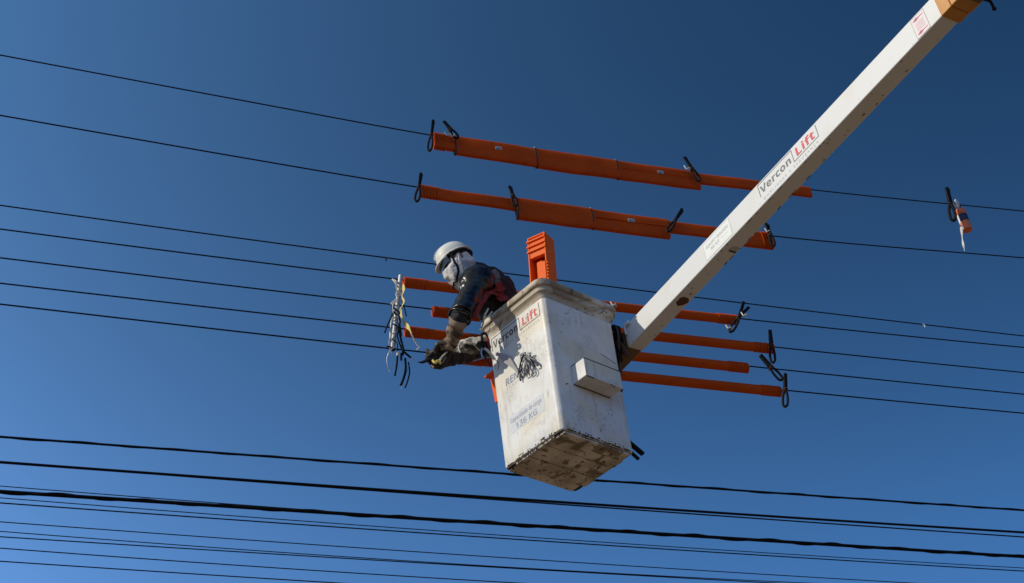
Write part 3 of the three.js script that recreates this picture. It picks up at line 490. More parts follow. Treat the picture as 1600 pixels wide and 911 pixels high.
  for (let i = 0; i < 46; i++) { const edge = i < 20, x = edge ? 0.9 + 1.1 * rnd() : 0.1 + 2.7 * rnd(), w = edge ? 0.008 + 0.04 * rnd() * rnd() : 0.003 + 0.016 * rnd() * rnd(); smears.push(new THREE.IcosahedronGeometry(1, 0).scale(w, 0.0008, edge ? 0.002 + 0.002 * rnd() : 0.0015 + 0.004 * rnd()).translate(x, -0.0004, edge ? (i % 2 ? -0.006 - 0.004 * rnd() : -BW + 0.006 + 0.003 * rnd()) : -BW * rnd() * 0.9 - 0.005)); }
  const sm = part('grease_smears', mergeGeometries(smears.map(strip)), M.grime, boom); sm.userData.kind = 'stuff';
}

/* -------------------------------------------- orange covers kept in the bucket */
{
  const g = thing('stowed_cover', 'ribbed orange cover standing upright inside the bucket at its near corner', 'line cover', 'covers stowed at the bucket');
  g.position.copy(inBucket(-0.135, 0.05, 0.04)); g.rotation.set(0, -0.5, 0); g.rotateZ(-0.05); g.rotateX(-0.03);
  const H = 1.575, w = 0.125, d = 0.12;
  part('channel', join(box(0.012, H, d, -w / 2, H / 2, 0, 0.004), box(w, H, 0.012, 0, H / 2, -d / 2 + 0.006, 0.004), box(0.012, H, d, w / 2, H / 2, 0, 0.004), box(w, 0.012, d, 0, H - 0.006, 0, 0.004), box(0.05, H - 0.2, 0.03, 0, H / 2 - 0.1, 0.02, 0.01), box(w, 0.15, 0.03, 0, H - 0.1, d / 2 - 0.02, 0.006)), M.orangeSunlit, g);
  for (let i = 0; i < 3; i++) part('rib', join(box(w + 0.018, 0.017, 0.022, 0, H - 0.035 - i * 0.042, d / 2 - 0.004, 0.005), box(0.022, 0.017, d, -w / 2 - 0.003, H - 0.035 - i * 0.042, 0.004, 0.005)), M.orangeSunlit, g);
  part('flap', box(0.04, H - 0.24, 0.02, w / 2 - 0.02, H / 2 - 0.12, d / 2 - 0.004, 0.006), M.orangeSunlit, g);
  for (let i = 0; i < 9; i++) part('tooth', box(0.016, 0.012, 0.016, w / 2 + 0.01, H - 0.26 - i * 0.026, d / 2 - 0.004, 0.004).rotateZ(0), M.orangeSunlit, g);
  const P = sight(781, 594, -7.62), q = thing('hanging_cover', 'orange cover hanging outside behind the left edge of the bucket', 'line cover', 'covers stowed at the bucket');
  q.position.copy(P); q.rotation.y = YAW; q.rotateZ(0.1);
  part('channel', join(box(0.008, 0.42, 0.09, -0.035, -0.16, 0, 0.003), box(0.07, 0.42, 0.008, 0, -0.16, 0.045, 0.003), box(0.008, 0.42, 0.09, 0.035, -0.16, 0, 0.003)).scale(1, 0.42, 1), M.orangeSunlit, q);
  part('flange', box(0.12, 0.012, 0.15, 0, 0.05, 0, 0.004), M.orangeSunlit, q);
  part('hook', cord([V(0.02, 0.05, 0.03), V(0.03, 0.2, 0.03), V(0.05, 0.42, 0.02), V(0.09, 0.62, 0.03)], 0.006, 6), M.black, q);
}

/* ------------------------------------------------------------- the line worker */
const J = {
  pelvis: inBucket(-0.07, 0.9, -0.1), waist: inBucket(-0.14, 1.12, -0.14), chest: sight(768, 462, -7.46), neck: sight(741, 432, -7.43), head: sight(715, 412, -7.39),
  ls: sight(746, 441, -7.30), le: sight(719, 494, -7.27), lw: sight(705, 535, -7.43), lh: sight(690, 553, -7.54),
  rs: sight(764, 466, -7.60), re: sight(772, 541, -7.63), rw: sight(706, 560, -7.58), rh: sight(678, 566, -7.56),
};
{
  const w = thing('person', 'line worker in white helmet, grey hood and black sleeves leaning out of the bucket', 'person');
  const up = V(0, 1, 0), bx = inBucket(1, 0, 0).sub(inBucket(0, 0, 0)), bz = inBucket(0, 0, 1).sub(inBucket(0, 0, 0));
  // head frame: looking down to the left
  const hf = V(-0.87, -0.46, 0.14).normalize(), hr = hf.clone().cross(V(-0.35, 0.92, 0.05)).normalize(), hu = hr.clone().cross(hf).normalize();
  const at = (o, f, u, r) => o.clone().addScaledVector(hf, f).addScaledVector(hu, u).addScaledVector(hr, r);
  const H = J.head;
  const tz = J.ls.clone().sub(J.rs).normalize(), ty = J.neck.clone().sub(J.pelvis).normalize(), tx = ty.clone().cross(tz).normalize();
  const hipL = J.pelvis.clone().addScaledVector(bz, 0.085), hipR = J.pelvis.clone().addScaledVector(bz, -0.085);
  const kneeL = inBucket(-0.13, 0.5, -0.06), kneeR = inBucket(-0.1, 0.5, -0.18), ankL = inBucket(0.04, 0.12, -0.03), ankR = inBucket(0.04, 0.12, -0.19);
  // bare body, one surface: trunk, limbs, head with face
  const trunk = (e) => union(0.08, blob(J.pelvis, tx, ty, tz, 0.115 + e, 0.14 + e, 0.155 + e), limb(J.pelvis, J.waist, 0.115 + e, 0.11 + e), blob(J.chest, tx, ty, tz, 0.12 + e, 0.2 + e, 0.165 + e), limb(J.ls, J.chest, 0.07 + e, 0.11 + e), limb(J.rs, J.chest, 0.07 + e, 0.11 + e), limb(J.chest, J.neck, 0.1 + e, 0.06 + e));
  const legs = (e) => union(0.04, limb(hipL, kneeL, 0.08 + e, 0.055 + e), limb(kneeL, ankL, 0.055 + e, 0.04 + e), limb(hipR, kneeR, 0.08 + e, 0.055 + e), limb(kneeR, ankR, 0.055 + e, 0.04 + e));
  const headF = union(0.03, blob(at(H, 0, 0.02, 0), hf, hu, hr, 0.094, 0.102, 0.07), limb(at(H, 0.055, -0.06, 0.02), at(H, 0.055, -0.06, -0.02), 0.045, 0.045), limb(at(H, 0.09, 0.012, 0), at(H, 0.116, -0.03, 0), 0.01, 0.014), limb(at(H, 0.078, -0.062, 0.02), at(H, 0.078, -0.062, -0.02), 0.014, 0.014), blob(at(H, -0.005, -0.005, 0.078), hf, hu, hr, 0.02, 0.03, 0.01), blob(at(H, -0.005, -0.005, -0.078), hf, hu, hr, 0.02, 0.03, 0.01), limb(at(H, -0.02, -0.06, 0), J.neck, 0.055, 0.06));
  const bodyF = union(0.04, trunk(-0.012), legs(-0.008), headF, limb(J.ls, J.le, 0.05, 0.038), limb(J.le, J.lw, 0.036, 0.026), limb(J.rs, J.re, 0.05, 0.038), limb(J.re, J.rw, 0.036, 0.026));
  const body = part('body', around(bodyF, Object.values(J).concat([ankL, ankR, kneeL, kneeR, at(H, 0, 0.13, 0)]), 0.14, 0.013), M.skin, w);
  for (const s of [-1, 1]) part('eye', new THREE.SphereGeometry(0.012, 12, 8).translate(...arr(at(H, 0.088, 0.012, 0.032 * s))), M.black, body);
  // clothing
  const fold = (p, a, k) => a * (fbm(p[0] * k, p[1] * k, p[2] * k, 3) - 0.5);
  const jacketF = ((f) => (p) => f(p) + fold(p, 0.055, 13))(union(0.05, trunk(0.014), limb(J.rs, J.re, 0.07, 0.058), limb(J.ls, J.le, 0.066, 0.054)));
  part('jacket', around(jacketF, [J.pelvis, J.chest, J.neck, J.ls, J.rs, J.re, J.le], 0.2, 0.01), M.jacket, w);
  part('trousers', around(((f) => (p) => f(p) + fold(p, 0.02, 14))(legs(0.02)), [hipL, hipR, kneeL, kneeR, ankL, ankR], 0.12, 0.016), M.trousers, w);
  for (const a of [ankL, ankR]) { const toe = a.clone().addScaledVector(bx, -0.13).setY(a.y - 0.035), heel = a.clone().addScaledVector(bx, 0.03).setY(a.y - 0.035); part('boot', around(union(0.03, limb(a.clone().setY(a.y + 0.06), a, 0.056, 0.052), limb(heel, toe, 0.045, 0.04)), [a, toe, heel], 0.13, 0.012), M.black, w); }
  // glossy rubber sleeve over the near upper arm, from the neck to a turned cuff at the elbow
  const dirL = J.le.clone().sub(J.ls).normalize(), cuff = J.le.clone().addScaledVector(dirL, 0.02);
  const sleeveA = dirL.clone().cross(tz).normalize(), sleeveB = dirL.clone().cross(sleeveA).normalize();
  const capF = ((f) => (p) => { const q = sub3(p, arr(J.ls)), t = dot3(q, arr(dirL)); return Math.max(f(p) + fold(p, 0.03, 15), t - 0.325); })(union(0.06, blob(J.ls, dirL, sleeveA, sleeveB, 0.1, 0.092, 0.088), limb(J.ls, cuff, 0.085, 0.068), limb(J.ls, J.chest.clone().addScaledVector(ty, 0.08), 0.088, 0.1)));
  const sl = part('rubber_sleeve', around(capF, [J.ls, cuff, J.neck, J.chest], 0.16, 0.0075), M.rubber, w);
  part('cuff', sweep(ring(0.009, 8), Array.from({ length: 29 }, (_, i) => { const a = i / 28 * 2 * Math.PI, n1 = dirL.clone().cross(tz).normalize(), n2 = dirL.clone().cross(n1).normalize(); return cuff.clone().addScaledVector(dirL, -0.012 + 0.008 * Math.sin(3 * a)).addScaledVector(n1, 0.07 * Math.cos(a)).addScaledVector(n2, 0.066 * Math.sin(a)); }), { crease: 1.2, up: dirL, cap: false }), M.rubber, sl);
  const dirR = J.rw.clone().sub(J.re), foreR = (t) => J.re.clone().addScaledVector(dirR, t);
  part('rubber_sleeve', around(((f) => (p) => f(p) + fold(p, 0.014, 12))(union(0.03, limb(J.rs, J.re, 0.078, 0.066), limb(J.re, foreR(0.56), 0.066, 0.056))), [J.rs, J.re, foreR(0.56)], 0.12, 0.009), M.rubber, w);
  // leather gauntlets with five fingers
  function glove(el, wr, kn, palmN, mat, start, curl, side) {
    const fd = wr.clone().sub(el), d = kn.clone().sub(wr).normalize(), pn = palmN.clone().addScaledVector(d, -palmN.dot(d)).normalize(), ac = d.clone().cross(pn).normalize().multiplyScalar(side);
    const g0 = el.clone().addScaledVector(fd, start), P = (f, a, n) => wr.clone().addScaledVector(d, f).addScaledVector(ac, a).addScaledVector(pn, n);
    const ax = fd.clone().normalize(), cuffF = limb(g0, wr, 0.058, 0.043), a0 = arr(g0);
    const palm = union(0.018, limb(P(0.02, 0.02, 0), P(0.085, 0.028, 0), 0.03, 0.026), limb(P(0.02, -0.018, 0), P(0.085, -0.026, 0), 0.03, 0.025), limb(wr, P(0.06, 0, 0), 0.036, 0.026));
    const fingers = []; let reach = [];
    [[0.045, 0.095, 1.15], [0.016, 0.102, 1.22], [-0.014, 0.098, 1.15], [-0.043, 0.088, 1.0]].forEach(([a, f, l], i) => {
      let p = P(f, a, 0), ang = 0.25 + 0.12 * i; const segs = [0.043 * l, 0.03 * l, 0.025 * l];
      segs.forEach((s, k) => { ang += curl * (k ? 1 : 0.8); const q = p.clone().addScaledVector(d, s * Math.cos(ang)).addScaledVector(pn, s * Math.sin(ang)).addScaledVector(ac, a * 0.06); fingers.push(limb(p, q, 0.0155 - k * 0.001, 0.0148 - k * 0.001)); reach.push(q); p = q; });
    });
    let t0 = P(0.03, 0.034, 0.008), t1 = P(0.062, 0.056, 0.022), t2 = P(0.086, 0.05, 0.042), t3 = P(0.1, 0.03, 0.052);
    const thumb = union(0.006, limb(t0, t1, 0.019, 0.0155), limb(t1, t2, 0.0145, 0.013), limb(t2, t3, 0.013, 0.011));
    const wr0 = (p) => { const t = dot3(sub3(p, a0), arr(ax)); return Math.max(cuffF(p) + fold(p, 0.016, 16) + 0.005 * Math.sin(t * 95 + 6 * noise3(p[0] * 14, p[1] * 14, p[2] * 14)), -t); };
    const hand = union(0.012, palm, thumb), fing = (p) => { let m = 1e9; for (const f of fingers) m = Math.min(m, f(p)); return m; };
    return [around(wr0, [g0, wr], 0.1, 0.0048), around((p) => smin(hand(p), fing(p), 0.008), [wr, ...reach, t1, t2, t3], 0.06, 0.0045)];
  }
  for (const [el, wr, kn, pn, mat, st, cu, sd] of [[J.le, J.lw, J.lh, V(-0.75, -0.5, -0.5), M.leather, 0.12, 0.45, 1], [J.re, J.rw, J.rh, V(-0.1, 0.75, -0.6), M.darkLeather, 0.6, 0.62, -1]]) {
    const [cuffGeo, handGeo] = glove(el, wr, kn, pn, mat, st, cu, sd); part('gauntlet', cuffGeo, mat, w); part('glove', handGeo, M.darkLeather, w);
  }
  // cloth hood with an opening for the eyes, gathered at the neck
  const eyeC = arr(at(H, 0.1, 0.012, 0));
  const hoodBase = union(0.05, blob(at(H, -0.002, 0.0, 0), hf, hu, hr, 0.1, 0.098, 0.08), limb(at(H, 0.05, -0.06, 0), at(H, 0.06, -0.1, 0), 0.06, 0.045), limb(at(H, 0.03, -0.08, 0), J.neck.clone().addScaledVector(hf, 0.03), 0.085, 0.082), limb(J.neck, at(H, 0.045, -0.15, 0), 0.07, 0.05));
  const drape = (p) => { const q = sub3(p, arr(H)), f = dot3(q, arr(hf)), u = dot3(q, arr(hu)), r = dot3(q, arr(hr)); return 0.024 * (fbm(f * 34 + u * 16, u * 7 - f * 5, r * 12, 2) - 0.5); };
  const hoodF = (p) => { const q = sub3(p, eyeC); const k = Math.hypot(dot3(q, arr(hf)) / 0.06, dot3(q, arr(hu)) / 0.03, dot3(q, arr(hr)) / 0.066); return Math.max(hoodBase(p) + fold(p, 0.024, 24) + drape(p) - 0.002, -(k - 1) * 0.03); };
  part('hood', around(hoodF, [H, J.neck, at(H, 0.05, -0.1, 0)], 0.17, 0.006), M.hood, w);
  // safety glasses
  const gl = part('glasses', sweep([[0.022, 0.002], [0.022, -0.002], [-0.02, -0.002], [-0.02, 0.002]], Array.from({ length: 13 }, (_, i) => { const a = mixn(-1.25, 1.25, i / 12); return at(H, 0.045 + 0.075 * Math.cos(a), 0.01, 0.092 * Math.sin(a)); }), { up: hu, crease: 0.8 }), M.glass, w);
  // helmet: crown, all-round gutter, short peak, inner band, chin strap
  const hc = at(H, -0.004, 0.055, 0), basis = new THREE.Matrix4().makeBasis(hr.clone().multiplyScalar(0.88), hu.clone().multiplyScalar(0.88), hf.clone().multiplyScalar(-0.88)).setPosition(hc);
  const prof = []; for (let i = 0; i <= 14; i++) { const a = i / 14 * Math.PI / 2; prof.push(new THREE.Vector2(Math.max(0.0001, 0.118 * Math.cos(a) ** 0.8), 0.118 * Math.sin(a))); }
  const outer = [new THREE.Vector2(0.112, -0.012), new THREE.Vector2(0.126, -0.014), new THREE.Vector2(0.128, -0.008), new THREE.Vector2(0.12, -0.002), ...prof, ...prof.slice().reverse().map((q) => new THREE.Vector2(Math.max(0.0001, q.x - 0.005), q.y - 0.004))];
  const shell = part('helmet', new THREE.LatheGeometry(outer, 40).scale(0.93, 1, 1.16).applyMatrix4(basis), M.helmet, w);
  const peak = new THREE.Shape(); peak.moveTo(-0.095, 0); peak.quadraticCurveTo(-0.075, 0.088, 0, 0.094); peak.quadraticCurveTo(0.075, 0.088, 0.095, 0); peak.lineTo(-0.095, 0);
  part('peak', new THREE.ExtrudeGeometry(peak, { depth: 0.004, bevelEnabled: true, bevelSize: 0.002, bevelThickness: 0.002, bevelSegments: 2, curveSegments: 14 }).rotateX(-Math.PI / 2).translate(0, -0.011, -0.085).applyMatrix4(new THREE.Matrix4().makeRotationX(-0.12)).applyMatrix4(basis), M.helmet, shell);
  part('ridge', sweep([[0.004, 0.012], [0.004, -0.012], [-0.006, -0.014], [-0.006, 0.014]], Array.from({ length: 15 }, (_, i) => { const a = mixn(0.35, 2.7, i / 14); return V(0, 0.119 * Math.sin(a), -0.138 * Math.cos(a)).applyMatrix4(basis); }), { up: hr, crease: 0.6 }), M.helmet, shell);
  part('headband', new THREE.TorusGeometry(0.104, 0.013, 10, 36).rotateX(Math.PI / 2).scale(0.93, 1.5, 1.13).translate(0, -0.022, 0).applyMatrix4(basis), M.black, shell);
  part('nape_strap', new RoundedBoxGeometry(0.11, 0.04, 0.03, 2, 0.01).translate(0, -0.045, 0.115).applyMatrix4(basis), M.black, shell);
  const pushTo = (f, p, off) => { let q = arr(p); for (let i = 0; i < 20; i++) { const e = 0.003, d0 = f(q) - off; if (d0 > 0) break; const g = [0, 1, 2].map((k) => { const a = q.slice(); a[k] += e; return (f(a) - off - d0) / e; }), l = Math.hypot(...g) || 1; q = q.map((c, k) => c - d0 * g[k] / l * 0.7); } return V(...q); };
  const chin = at(H, 0.075, -0.135, 0);
  for (const s of [-1, 1]) part('chin_strap', sweep([[0.007, 0.002], [0.007, -0.002], [-0.007, -0.002], [-0.007, 0.002]], new THREE.CatmullRomCurve3([at(H, 0.035, 0.045, 0.1 * s), at(H, 0.05, -0.02, 0.1 * s), at(H, 0.062, -0.09, 0.078 * s), chin.clone().addScaledVector(hr, 0.03 * s), chin]).getPoints(18).map((p, i) => (i > 2 ? pushTo(hoodF, p, 0.003) : p)), { up: hf, crease: 0.6 }), M.black, shell);
  // red harness webbing, laid on the jacket
  const outerF = (p) => Math.min(jacketF(p), capF(p));
  const onCloth = (p, off) => { let q = arr(p); for (let i = 0; i < 24; i++) { const e = 0.004, d0 = outerF(q) - off, g = [0, 1, 2].map((k) => { const a = q.slice(); a[k] += e; return (outerF(a) - off - d0) / e; }), l = Math.hypot(...g) || 1; q = q.map((c, k) => c - d0 * g[k] / l * 0.7); } return V(...q); };
  const webbing = (name, pts, wdt, mat) => { const c = new THREE.CatmullRomCurve3(pts).getPoints(26).map((p) => onCloth(p, 0.009)); part(name, sweep([[0.002, wdt / 2], [0.002, -wdt / 2], [-0.002, -wdt / 2], [-0.002, wdt / 2]], c, { up: TOWARD, crease: 0.5 }), mat, w); };
  webbing('harness_strap', [sight(786, 448, -7.28), sight(779, 458, -7.24), sight(768, 468, -7.22), sight(760, 486, -7.22), sight(756, 500, -7.25)], 0.036, M.redCloth);
  webbing('harness_strap', [sight(776, 442, -7.26), sight(784, 452, -7.26), sight(790, 464, -7.26)], 0.05, M.redCloth);
  webbing('harness_strap', [sight(764, 478, -7.22), sight(760, 492, -7.24), sight(759, 508, -7.28)], 0.03, M.redCloth);
  webbing('reflective_band', [sight(768, 424, -7.24), sight(776, 432, -7.24), sight(785, 443, -7.24)], 0.045, std({ color: lin(0.11, 0.115, 0.12), roughness: 0.7 }));
  webbing('waist_belt', Array.from({ length: 9 }, (_, i) => { const a = i / 8 * 2 * Math.PI; return J.waist.clone().addScaledVector(tx, 0.2 * Math.cos(a)).addScaledVector(tz, 0.2 * Math.sin(a)); }), 0.05, M.black);
  part('buckle', box(0.03, 0.022, 0.012, 0, 0, 0, 0.004).applyMatrix4(new THREE.Matrix4().makeBasis(ALONG, V(0, 1, 0), TOWARD).setPosition(sight(723, 450, -7.27))), M.steel, w);
}

/* -------------------------------------------- rod, ribbons and wire offcuts on the lines */
{
  const D = PLANE + 0.045;
  const A = sight(626, 431, D), B = sight(613.5, 546, D);
  const rod = thing('steel_rod', 'upright steel rod tied across four wires left of the worker', 'rod');
  part('tube', sweep(ring(0.0155, 14), [A, A.clone().lerp(B, 0.5), B], { crease: 0.8, up: TOWARD }), M.steel, rod);
  part('end_cap', sweep(ring(0.0165, 14), [B.clone().lerp(A, 0.015), B.clone().lerp(A, -0.008)], { crease: 0.8, up: TOWARD }), M.black, rod);
  const rope = (pts, r, name, label, mat, z = D + 0.03) => single(name, label, name.split('_').pop(), cord(pts.map(([x, y, d]) => sight(x, y, d ?? z)), r, 6), mat, 'ties and offcuts on the steel rod');
  rope([[613, 436, PLANE], [617, 441], [622, 448], [626, 452], [621, 455], [619, 440], [613, 437, PLANE + 0.02]], 0.0055, 'rope_tie', 'cream rope tie at the top of the steel rod', M.rope);
  rope([[620, 456], [623, 462], [627, 458], [619, 459], [621, 466], [614, 472], [611, 476, PLANE]], 0.006, 'rope_tie', 'pale lashing below the top of the steel rod', M.rag);
  rope([[611, 474, PLANE], [615, 484], [620, 492], [623, 500], [625, 508]], 0.0075, 'wire_offcut', 'grey blue twisted wire offcut across the middle of the steel rod', M.galv);
  rope([[611, 476], [613, 490], [609, 500], [604, 512], [601, 520]], 0.0052, 'wire_offcut', 'short dark wire offcut curling left of the steel rod', M.wire);
  rope([[613, 480], [618, 490], [624, 498], [624, 512], [626, 528], [630, 546], [629, 555]], 0.008, 'wire_offcut', 'long dark wire offcut running down beside the steel rod', M.wire);
  rope([[628, 470], [632, 482], [635, 494]], 0.0042, 'wire_offcut', 'thin dark wire offcut right of the steel rod by the yellow ribbon', M.wire);
  rope([[629, 548], [635, 553], [642, 559]], 0.007, 'wire_offcut', 'stub of dark wire pointing right below the steel rod', M.wire);
  rope([[642, 558], [645, 563]], 0.006, 'wire_offcut', 'bright bare tip of the stub pointing right below the steel rod', M.galv);
  rope([[621, 557], [620, 570], [617, 587]], 0.0062, 'wire_offcut', 'straight dark wire offcut dangling left below the steel rod', M.wire);
  rope([[633, 560], [634, 575], [631, 590], [626, 602]], 0.0075, 'wire_offcut', 'curved dark wire offcut dangling below the steel rod', M.wire);
  rope([[638, 566], [640, 580], [637, 595], [633, 606]], 0.0048, 'wire_offcut', 'rightmost thin wire offcut dangling below the steel rod', M.wire);
  rope([[627, 552], [627, 563]], 0.0072, 'wire_offcut', 'tiny dark wire stub under the foot of the steel rod', M.wire);
  rope([[640, 566], [636, 580], [630, 598], [627, 608]], 0.0026, 'wire_offcut', 'hair-thin pale strand dangling below the steel rod', M.blueRope);
  rope([[622, 550], [621, 556]], 0.009, 'wire_offcut', 'white wire tip glinting at the foot of the steel rod', M.rag);
  rope([[604, 541], [611, 542]], 0.005, 'wire_offcut', 'tiny dark wire end poking left from the foot of the steel rod', M.wire);
  for (let i = 0; i < 7; i++) {
    const y0 = 470 + 12 * i, x0 = 619 - (y0 - 470) * 0.06, sd = i % 2 ? 1 : -1;
    rope([[x0 - 3 * sd, y0], [x0 + 5 * sd, y0 + 6, D + 0.05], [x0 + (4 + 6 * rnd()) * sd, y0 + 20], [x0 + (2 + 10 * rnd()) * sd, y0 + 30 + 14 * rnd(), D]], 0.0035 + 0.002 * rnd(), 'wire_offcut', ['pale strand curling left of the rod at its upper third', 'dark strand curling right of the rod under the ribbon knot', 'grey strand curling left of the rod at its middle', 'thin dark strand curling right of the rod at its middle', 'pale strand curling left of the rod at its lower third', 'dark strand curling right of the rod above its foot', 'grey strand curling left past the foot of the rod'][i], [M.rag, M.wire, M.galv, M.wire, M.rope, M.wire, M.galv][i]);
  }
  const ribbon = (pts, w, tw) => { const c = new THREE.CatmullRomCurve3(pts.map(([x, y, d]) => sight(x, y, d ?? D + 0.04))).getPoints(36); return sweep([[w, 0.0012], [w, -0.0012], [-w, -0.0012], [-w, 0.0012]], c, { up: V(0.6, 0.1, 0.75), scale: (i, t) => 0.75 + 0.35 * Math.sin(t * tw + 1), crease: 0.4 }); };
  single('yellow_ribbon', 'yellowed ribbon hanging from the upper steel rod', 'ribbon', ribbon([[629, 446], [631, 454, D + 0.06], [628, 462], [631, 472, D + 0.06], [627, 480], [625, 490]], 0.016, 9), M.yellow, 'ties and offcuts on the steel rod');
  single('yellow_ribbon', 'long yellow ribbon crossing the left end of the third hose', 'ribbon', ribbon([[625, 484], [628, 496, D + 0.07], [633, 506], [639, 513, D + 0.09], [643, 522, D + 0.1]], 0.014, 11), M.yellow, 'ties and offcuts on the steel rod');
  rope([[642, 520, D + 0.1], [648, 532, D + 0.08], [653, 540, D + 0.07], [656, 543, D + 0.07], [651, 546, D + 0.07]], 0.005, 'pale_cord', 'pale cord hanging from the long yellow ribbon, hooked at its end', M.rag);
}

/* ----------------------------------- rag, cords and clips by the worker's hands and the bucket's left corner */
{
  const a = J.re.clone(), b = J.rw.clone(), ax = b.clone().sub(a), len = ax.length(); ax.normalize();
  const n1 = V(0, 1, 0).addScaledVector(ax, -ax.y).normalize(), n2 = ax.clone().cross(n1).normalize();
  const toCam = n2.dot(TOWARD) > 0 ? 1 : -1, pos = [], uv = [], idx = [], NU = 44, NV = 22;
  for (let i = 0; i <= NU; i++) for (let j = 0; j <= NV; j++) {
    const u = i / NU, v = j / NV, q = mixn(-0.7, 1.5 + 0.45 * noise3(u * 7, 3, 1) - 0.5 * u, v), t = mixn(-0.02, 0.72 + 0.12 * noise3(v * 5, 9, 2), u);
    const r = 0.074 + 0.05 * fbm(u * 7, v * 5, 4, 4) * (0.4 + u * 0.6) - 0.012;
    const p = a.clone().addScaledVector(ax, t * len).addScaledVector(n1, r * Math.cos(q) + 0.012).addScaledVector(n2, toCam * r * Math.sin(q)); pos.push(...arr(p)); uv.push(u * 0.5, v * 0.4);
  }
  for (let i = 0; i < NU; i++) for (let j = 0; j < NV; j++) { const k = i * (NV + 1) + j, m = k + NV + 1; idx.push(k, m, k + 1, k + 1, m, m + 1); }
  const g = new THREE.BufferGeometry(); g.setAttribute('position', new THREE.Float32BufferAttribute(pos, 3)); g.setAttribute('uv', new THREE.Float32BufferAttribute(uv, 2)); g.setIndex(idx); g.computeVertexNormals();
  single('white_rag', 'crumpled white rag lying over the far forearm of the worker', 'rag', g, M.rag);
  const C = (name, label, cat, pts, r, mat, grp) => single(name, label, cat, cord(pts.map(([x, y, d]) => sight(x, y, d)), r, 6), mat, grp);
  const grp = 'cords between the hands and the bucket corner';
  C('loose_cord', 'tan tie cord running down into the fist', 'cord', [[708, 538, -7.47], [700, 548, -7.48], [690, 558, -7.48], [684, 566, -7.49]], 0.005, M.rope, grp);
  C('loose_cord', 'thin pale tie cord looping over the rag', 'cord', [[686, 566, -7.48], [697, 552, -7.48], [712, 541, -7.47], [736, 537, -7.46], [750, 548, -7.5]], 0.0032, M.rope, grp);
  C('loose_cord', 'curled white cord end hanging in front of the black sleeve', 'cord', [[726, 534, -7.53], [719, 536, -7.53], [717, 543, -7.53], [719, 551, -7.53]], 0.006, M.rag, grp);
  C('loose_cord', 'short white cord hook left of the gauntlet', 'cord', [[687, 540, -7.48], [692, 538, -7.48], [694, 535, -7.48]], 0.004, M.rag, grp);
  C('loose_cord', 'two-pronged white cord end at the waist of the worker', 'cord', [[763, 482, -7.24], [757, 494, -7.26], [755, 505, -7.3], [751, 515, -7.36]], 0.006, M.rag, grp);
  C('loose_cord', 'white cord prong lying over the rim beside the waist', 'cord', [[769, 487, -7.27], [763, 494, -7.28], [757, 498, -7.28]], 0.005, M.rag, grp);
  C('tie_wrap', 'short yellow wrap gripped in the gloved fist', 'wrap', [[676, 563, -7.485], [680, 567, -7.475], [684, 564, -7.475], [689, 568, -7.485]], 0.0085, std({ color: lin(0.7, 0.55, 0.12), roughness: 0.7 }));
  single('tape_tail', 'dark pointed tape tail sticking out left of the gloved fist', 'tape', sweep(ring(0.024, 10, 0.012), new THREE.CatmullRomCurve3([sight(680, 562, -7.53), sight(668, 563, -7.53), sight(660, 566, -7.53), sight(653, 566, -7.53)]).getPoints(14), { up: V(0.2, 0.9, 0.3), crease: 1, scale: (i, t) => 1.1 - 0.95 * t * t }), M.black);
  // frayed bundle of wire pieces on a grey strap, hanging against the sunlit face
  const fn = inBucket(-1, 0, 0).sub(inBucket(0, 0, 0)), onFace = (x, y, off) => { const r = FWD.clone().addScaledVector(RIGHT, (x - 800) / FOCAL).addScaledVector(UP, -(y - 455.5) / FOCAL), d = fn.dot(inBucket(-HX * 1.012, 0.7, 0)) + off; return EYE.clone().addScaledVector(r, (d - fn.dot(EYE)) / fn.dot(r)); };
  const bundle = thing('wire_bundle', 'frayed grey bundle of wire pieces hanging on the sunlit face of the bucket', 'wire bundle');
  const dull = std({ color: lin(0.2, 0.205, 0.2), roughness: 0.7 });
  for (let i = 0; i < 18; i++) {
    const q = i / 17, x0 = 812 + 10 * rnd(), y0 = 553 + 5 * rnd(), ex = 806 + 32 * q + 4 * rnd(), ey = i % 5 === 4 ? 562 + 6 * rnd() : 572 + 26 * rnd() - 8 * q, b = 0.02 + 0.03 * rnd();
    const pts = [onFace(x0, y0, 0.015), onFace(mixn(x0, ex, 0.35) + 5 * rnd() - 2, mixn(y0, ey, 0.3) - 2, b), onFace(mixn(x0, ex, 0.8), mixn(y0, ey, 0.65), b), onFace(ex, ey, 0.012 + 0.01 * rnd())];
    part('strand', cord(pts, 0.0034 + 0.0016 * rnd(), 6), i % 7 === 1 ? M.wire : i % 3 ? dull : M.galv, bundle);
    if (i % 4 === 2) part('strand_tip', cord([pts[3], onFace(ex + 1.5, ey + 4, 0.012)], 0.005, 6), M.wire, bundle);
  }
  for (let i = 0; i < 5; i++) { const x = 808 + 5 * i; part('strand', cord([onFace(x, 556, 0.02), onFace(x - 4 + 8 * rnd(), 551, 0.03), onFace(x - 8 + 16 * rnd(), 551 + 4 * rnd(), 0.02)], 0.0036, 6), i % 2 ? M.galv : dull, bundle); }
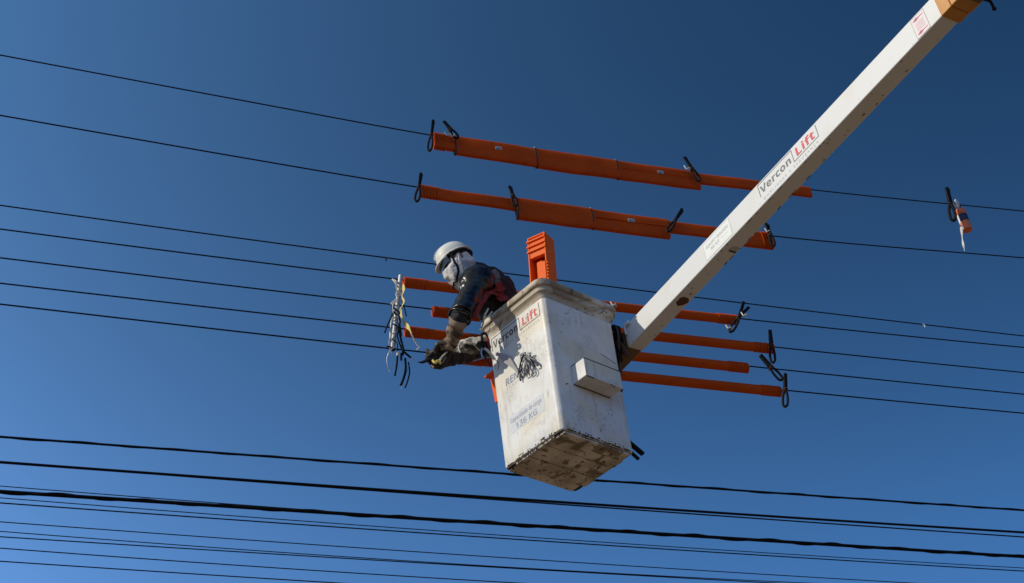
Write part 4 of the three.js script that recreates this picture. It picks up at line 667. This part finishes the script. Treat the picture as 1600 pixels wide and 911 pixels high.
  single('grey_strap', 'broad grey strap from the snap clip down to the frayed wire bundle', 'strap', sweep([[0.0012, 1], [0.0012, -1], [-0.0012, -1], [-0.0012, 1]].map(([a, b]) => [a * 8, b * 0.02]), new THREE.CatmullRomCurve3([onFace(776, 553, 0.03), onFace(786, 557, 0.02), onFace(797, 566, 0.012), onFace(806, 577, 0.012), onFace(814, 590, 0.012)]).getPoints(20), { up: fn, crease: 0.5, scale: (i, t) => 0.55 + 0.75 * Math.exp(-((t - 0.42) ** 2) / 0.04) - 0.15 * t }), std({ color: lin(0.33, 0.31, 0.31), roughness: 0.8 }));
  // clip and lanyard at the left corner of the rim
  const clip = thing('snap_clip', 'black snap clip with red strap at the left corner of the bucket rim', 'clip');
  const loopPts = (cx, cy, rx, ry, d) => Array.from({ length: 17 }, (_, i) => sight(cx + rx * Math.cos(i / 16 * 2 * Math.PI), cy + ry * Math.sin(i / 16 * 2 * Math.PI), d));
  part('hook', cord(loopPts(757, 529, 4.5, 9, -7.37), 0.0065, 7, 60), M.black, clip);
  part('gate', cord([[752, 522, -7.37], [754, 533, -7.36], [758, 544, -7.36], [757, 553, -7.37]].map((q) => sight(...q)), 0.008, 7), M.black, clip);
  part('red_strap', cord([[761, 528, -7.36], [763, 536, -7.35], [766, 544, -7.36]].map((q) => sight(...q)), 0.009, 6), M.redCloth, clip);
  C('lanyard', 'pale blue white lanyard crossing the left edge of the bucket', 'lanyard', [[757, 545, -7.36], [763, 549, -7.35], [769, 556, -7.36], [773, 562, -7.37]], 0.009, M.rag, undefined);
  C('cable_tail', 'dark cable tail dangling under the snap clip', 'cord', [[755, 548, -7.37], [757, 556, -7.37], [760, 562, -7.37], [767, 572, -7.38]], 0.005, M.black, grp);
  C('cable_tail', 'short blue cord end under the snap clip', 'cord', [[753, 544, -7.37], [752, 552, -7.37], [754, 558, -7.37]], 0.005, M.blueRope, grp);
  C('cable_tail', 'thin red-brown thread on the left face of the bucket below the clip', 'cord', [[774, 562, -7.36], [779, 567, -7.36], [778, 578, -7.37]], 0.0025, M.rust, grp);
}

lit(scene);
renderer.render(scene, camera);
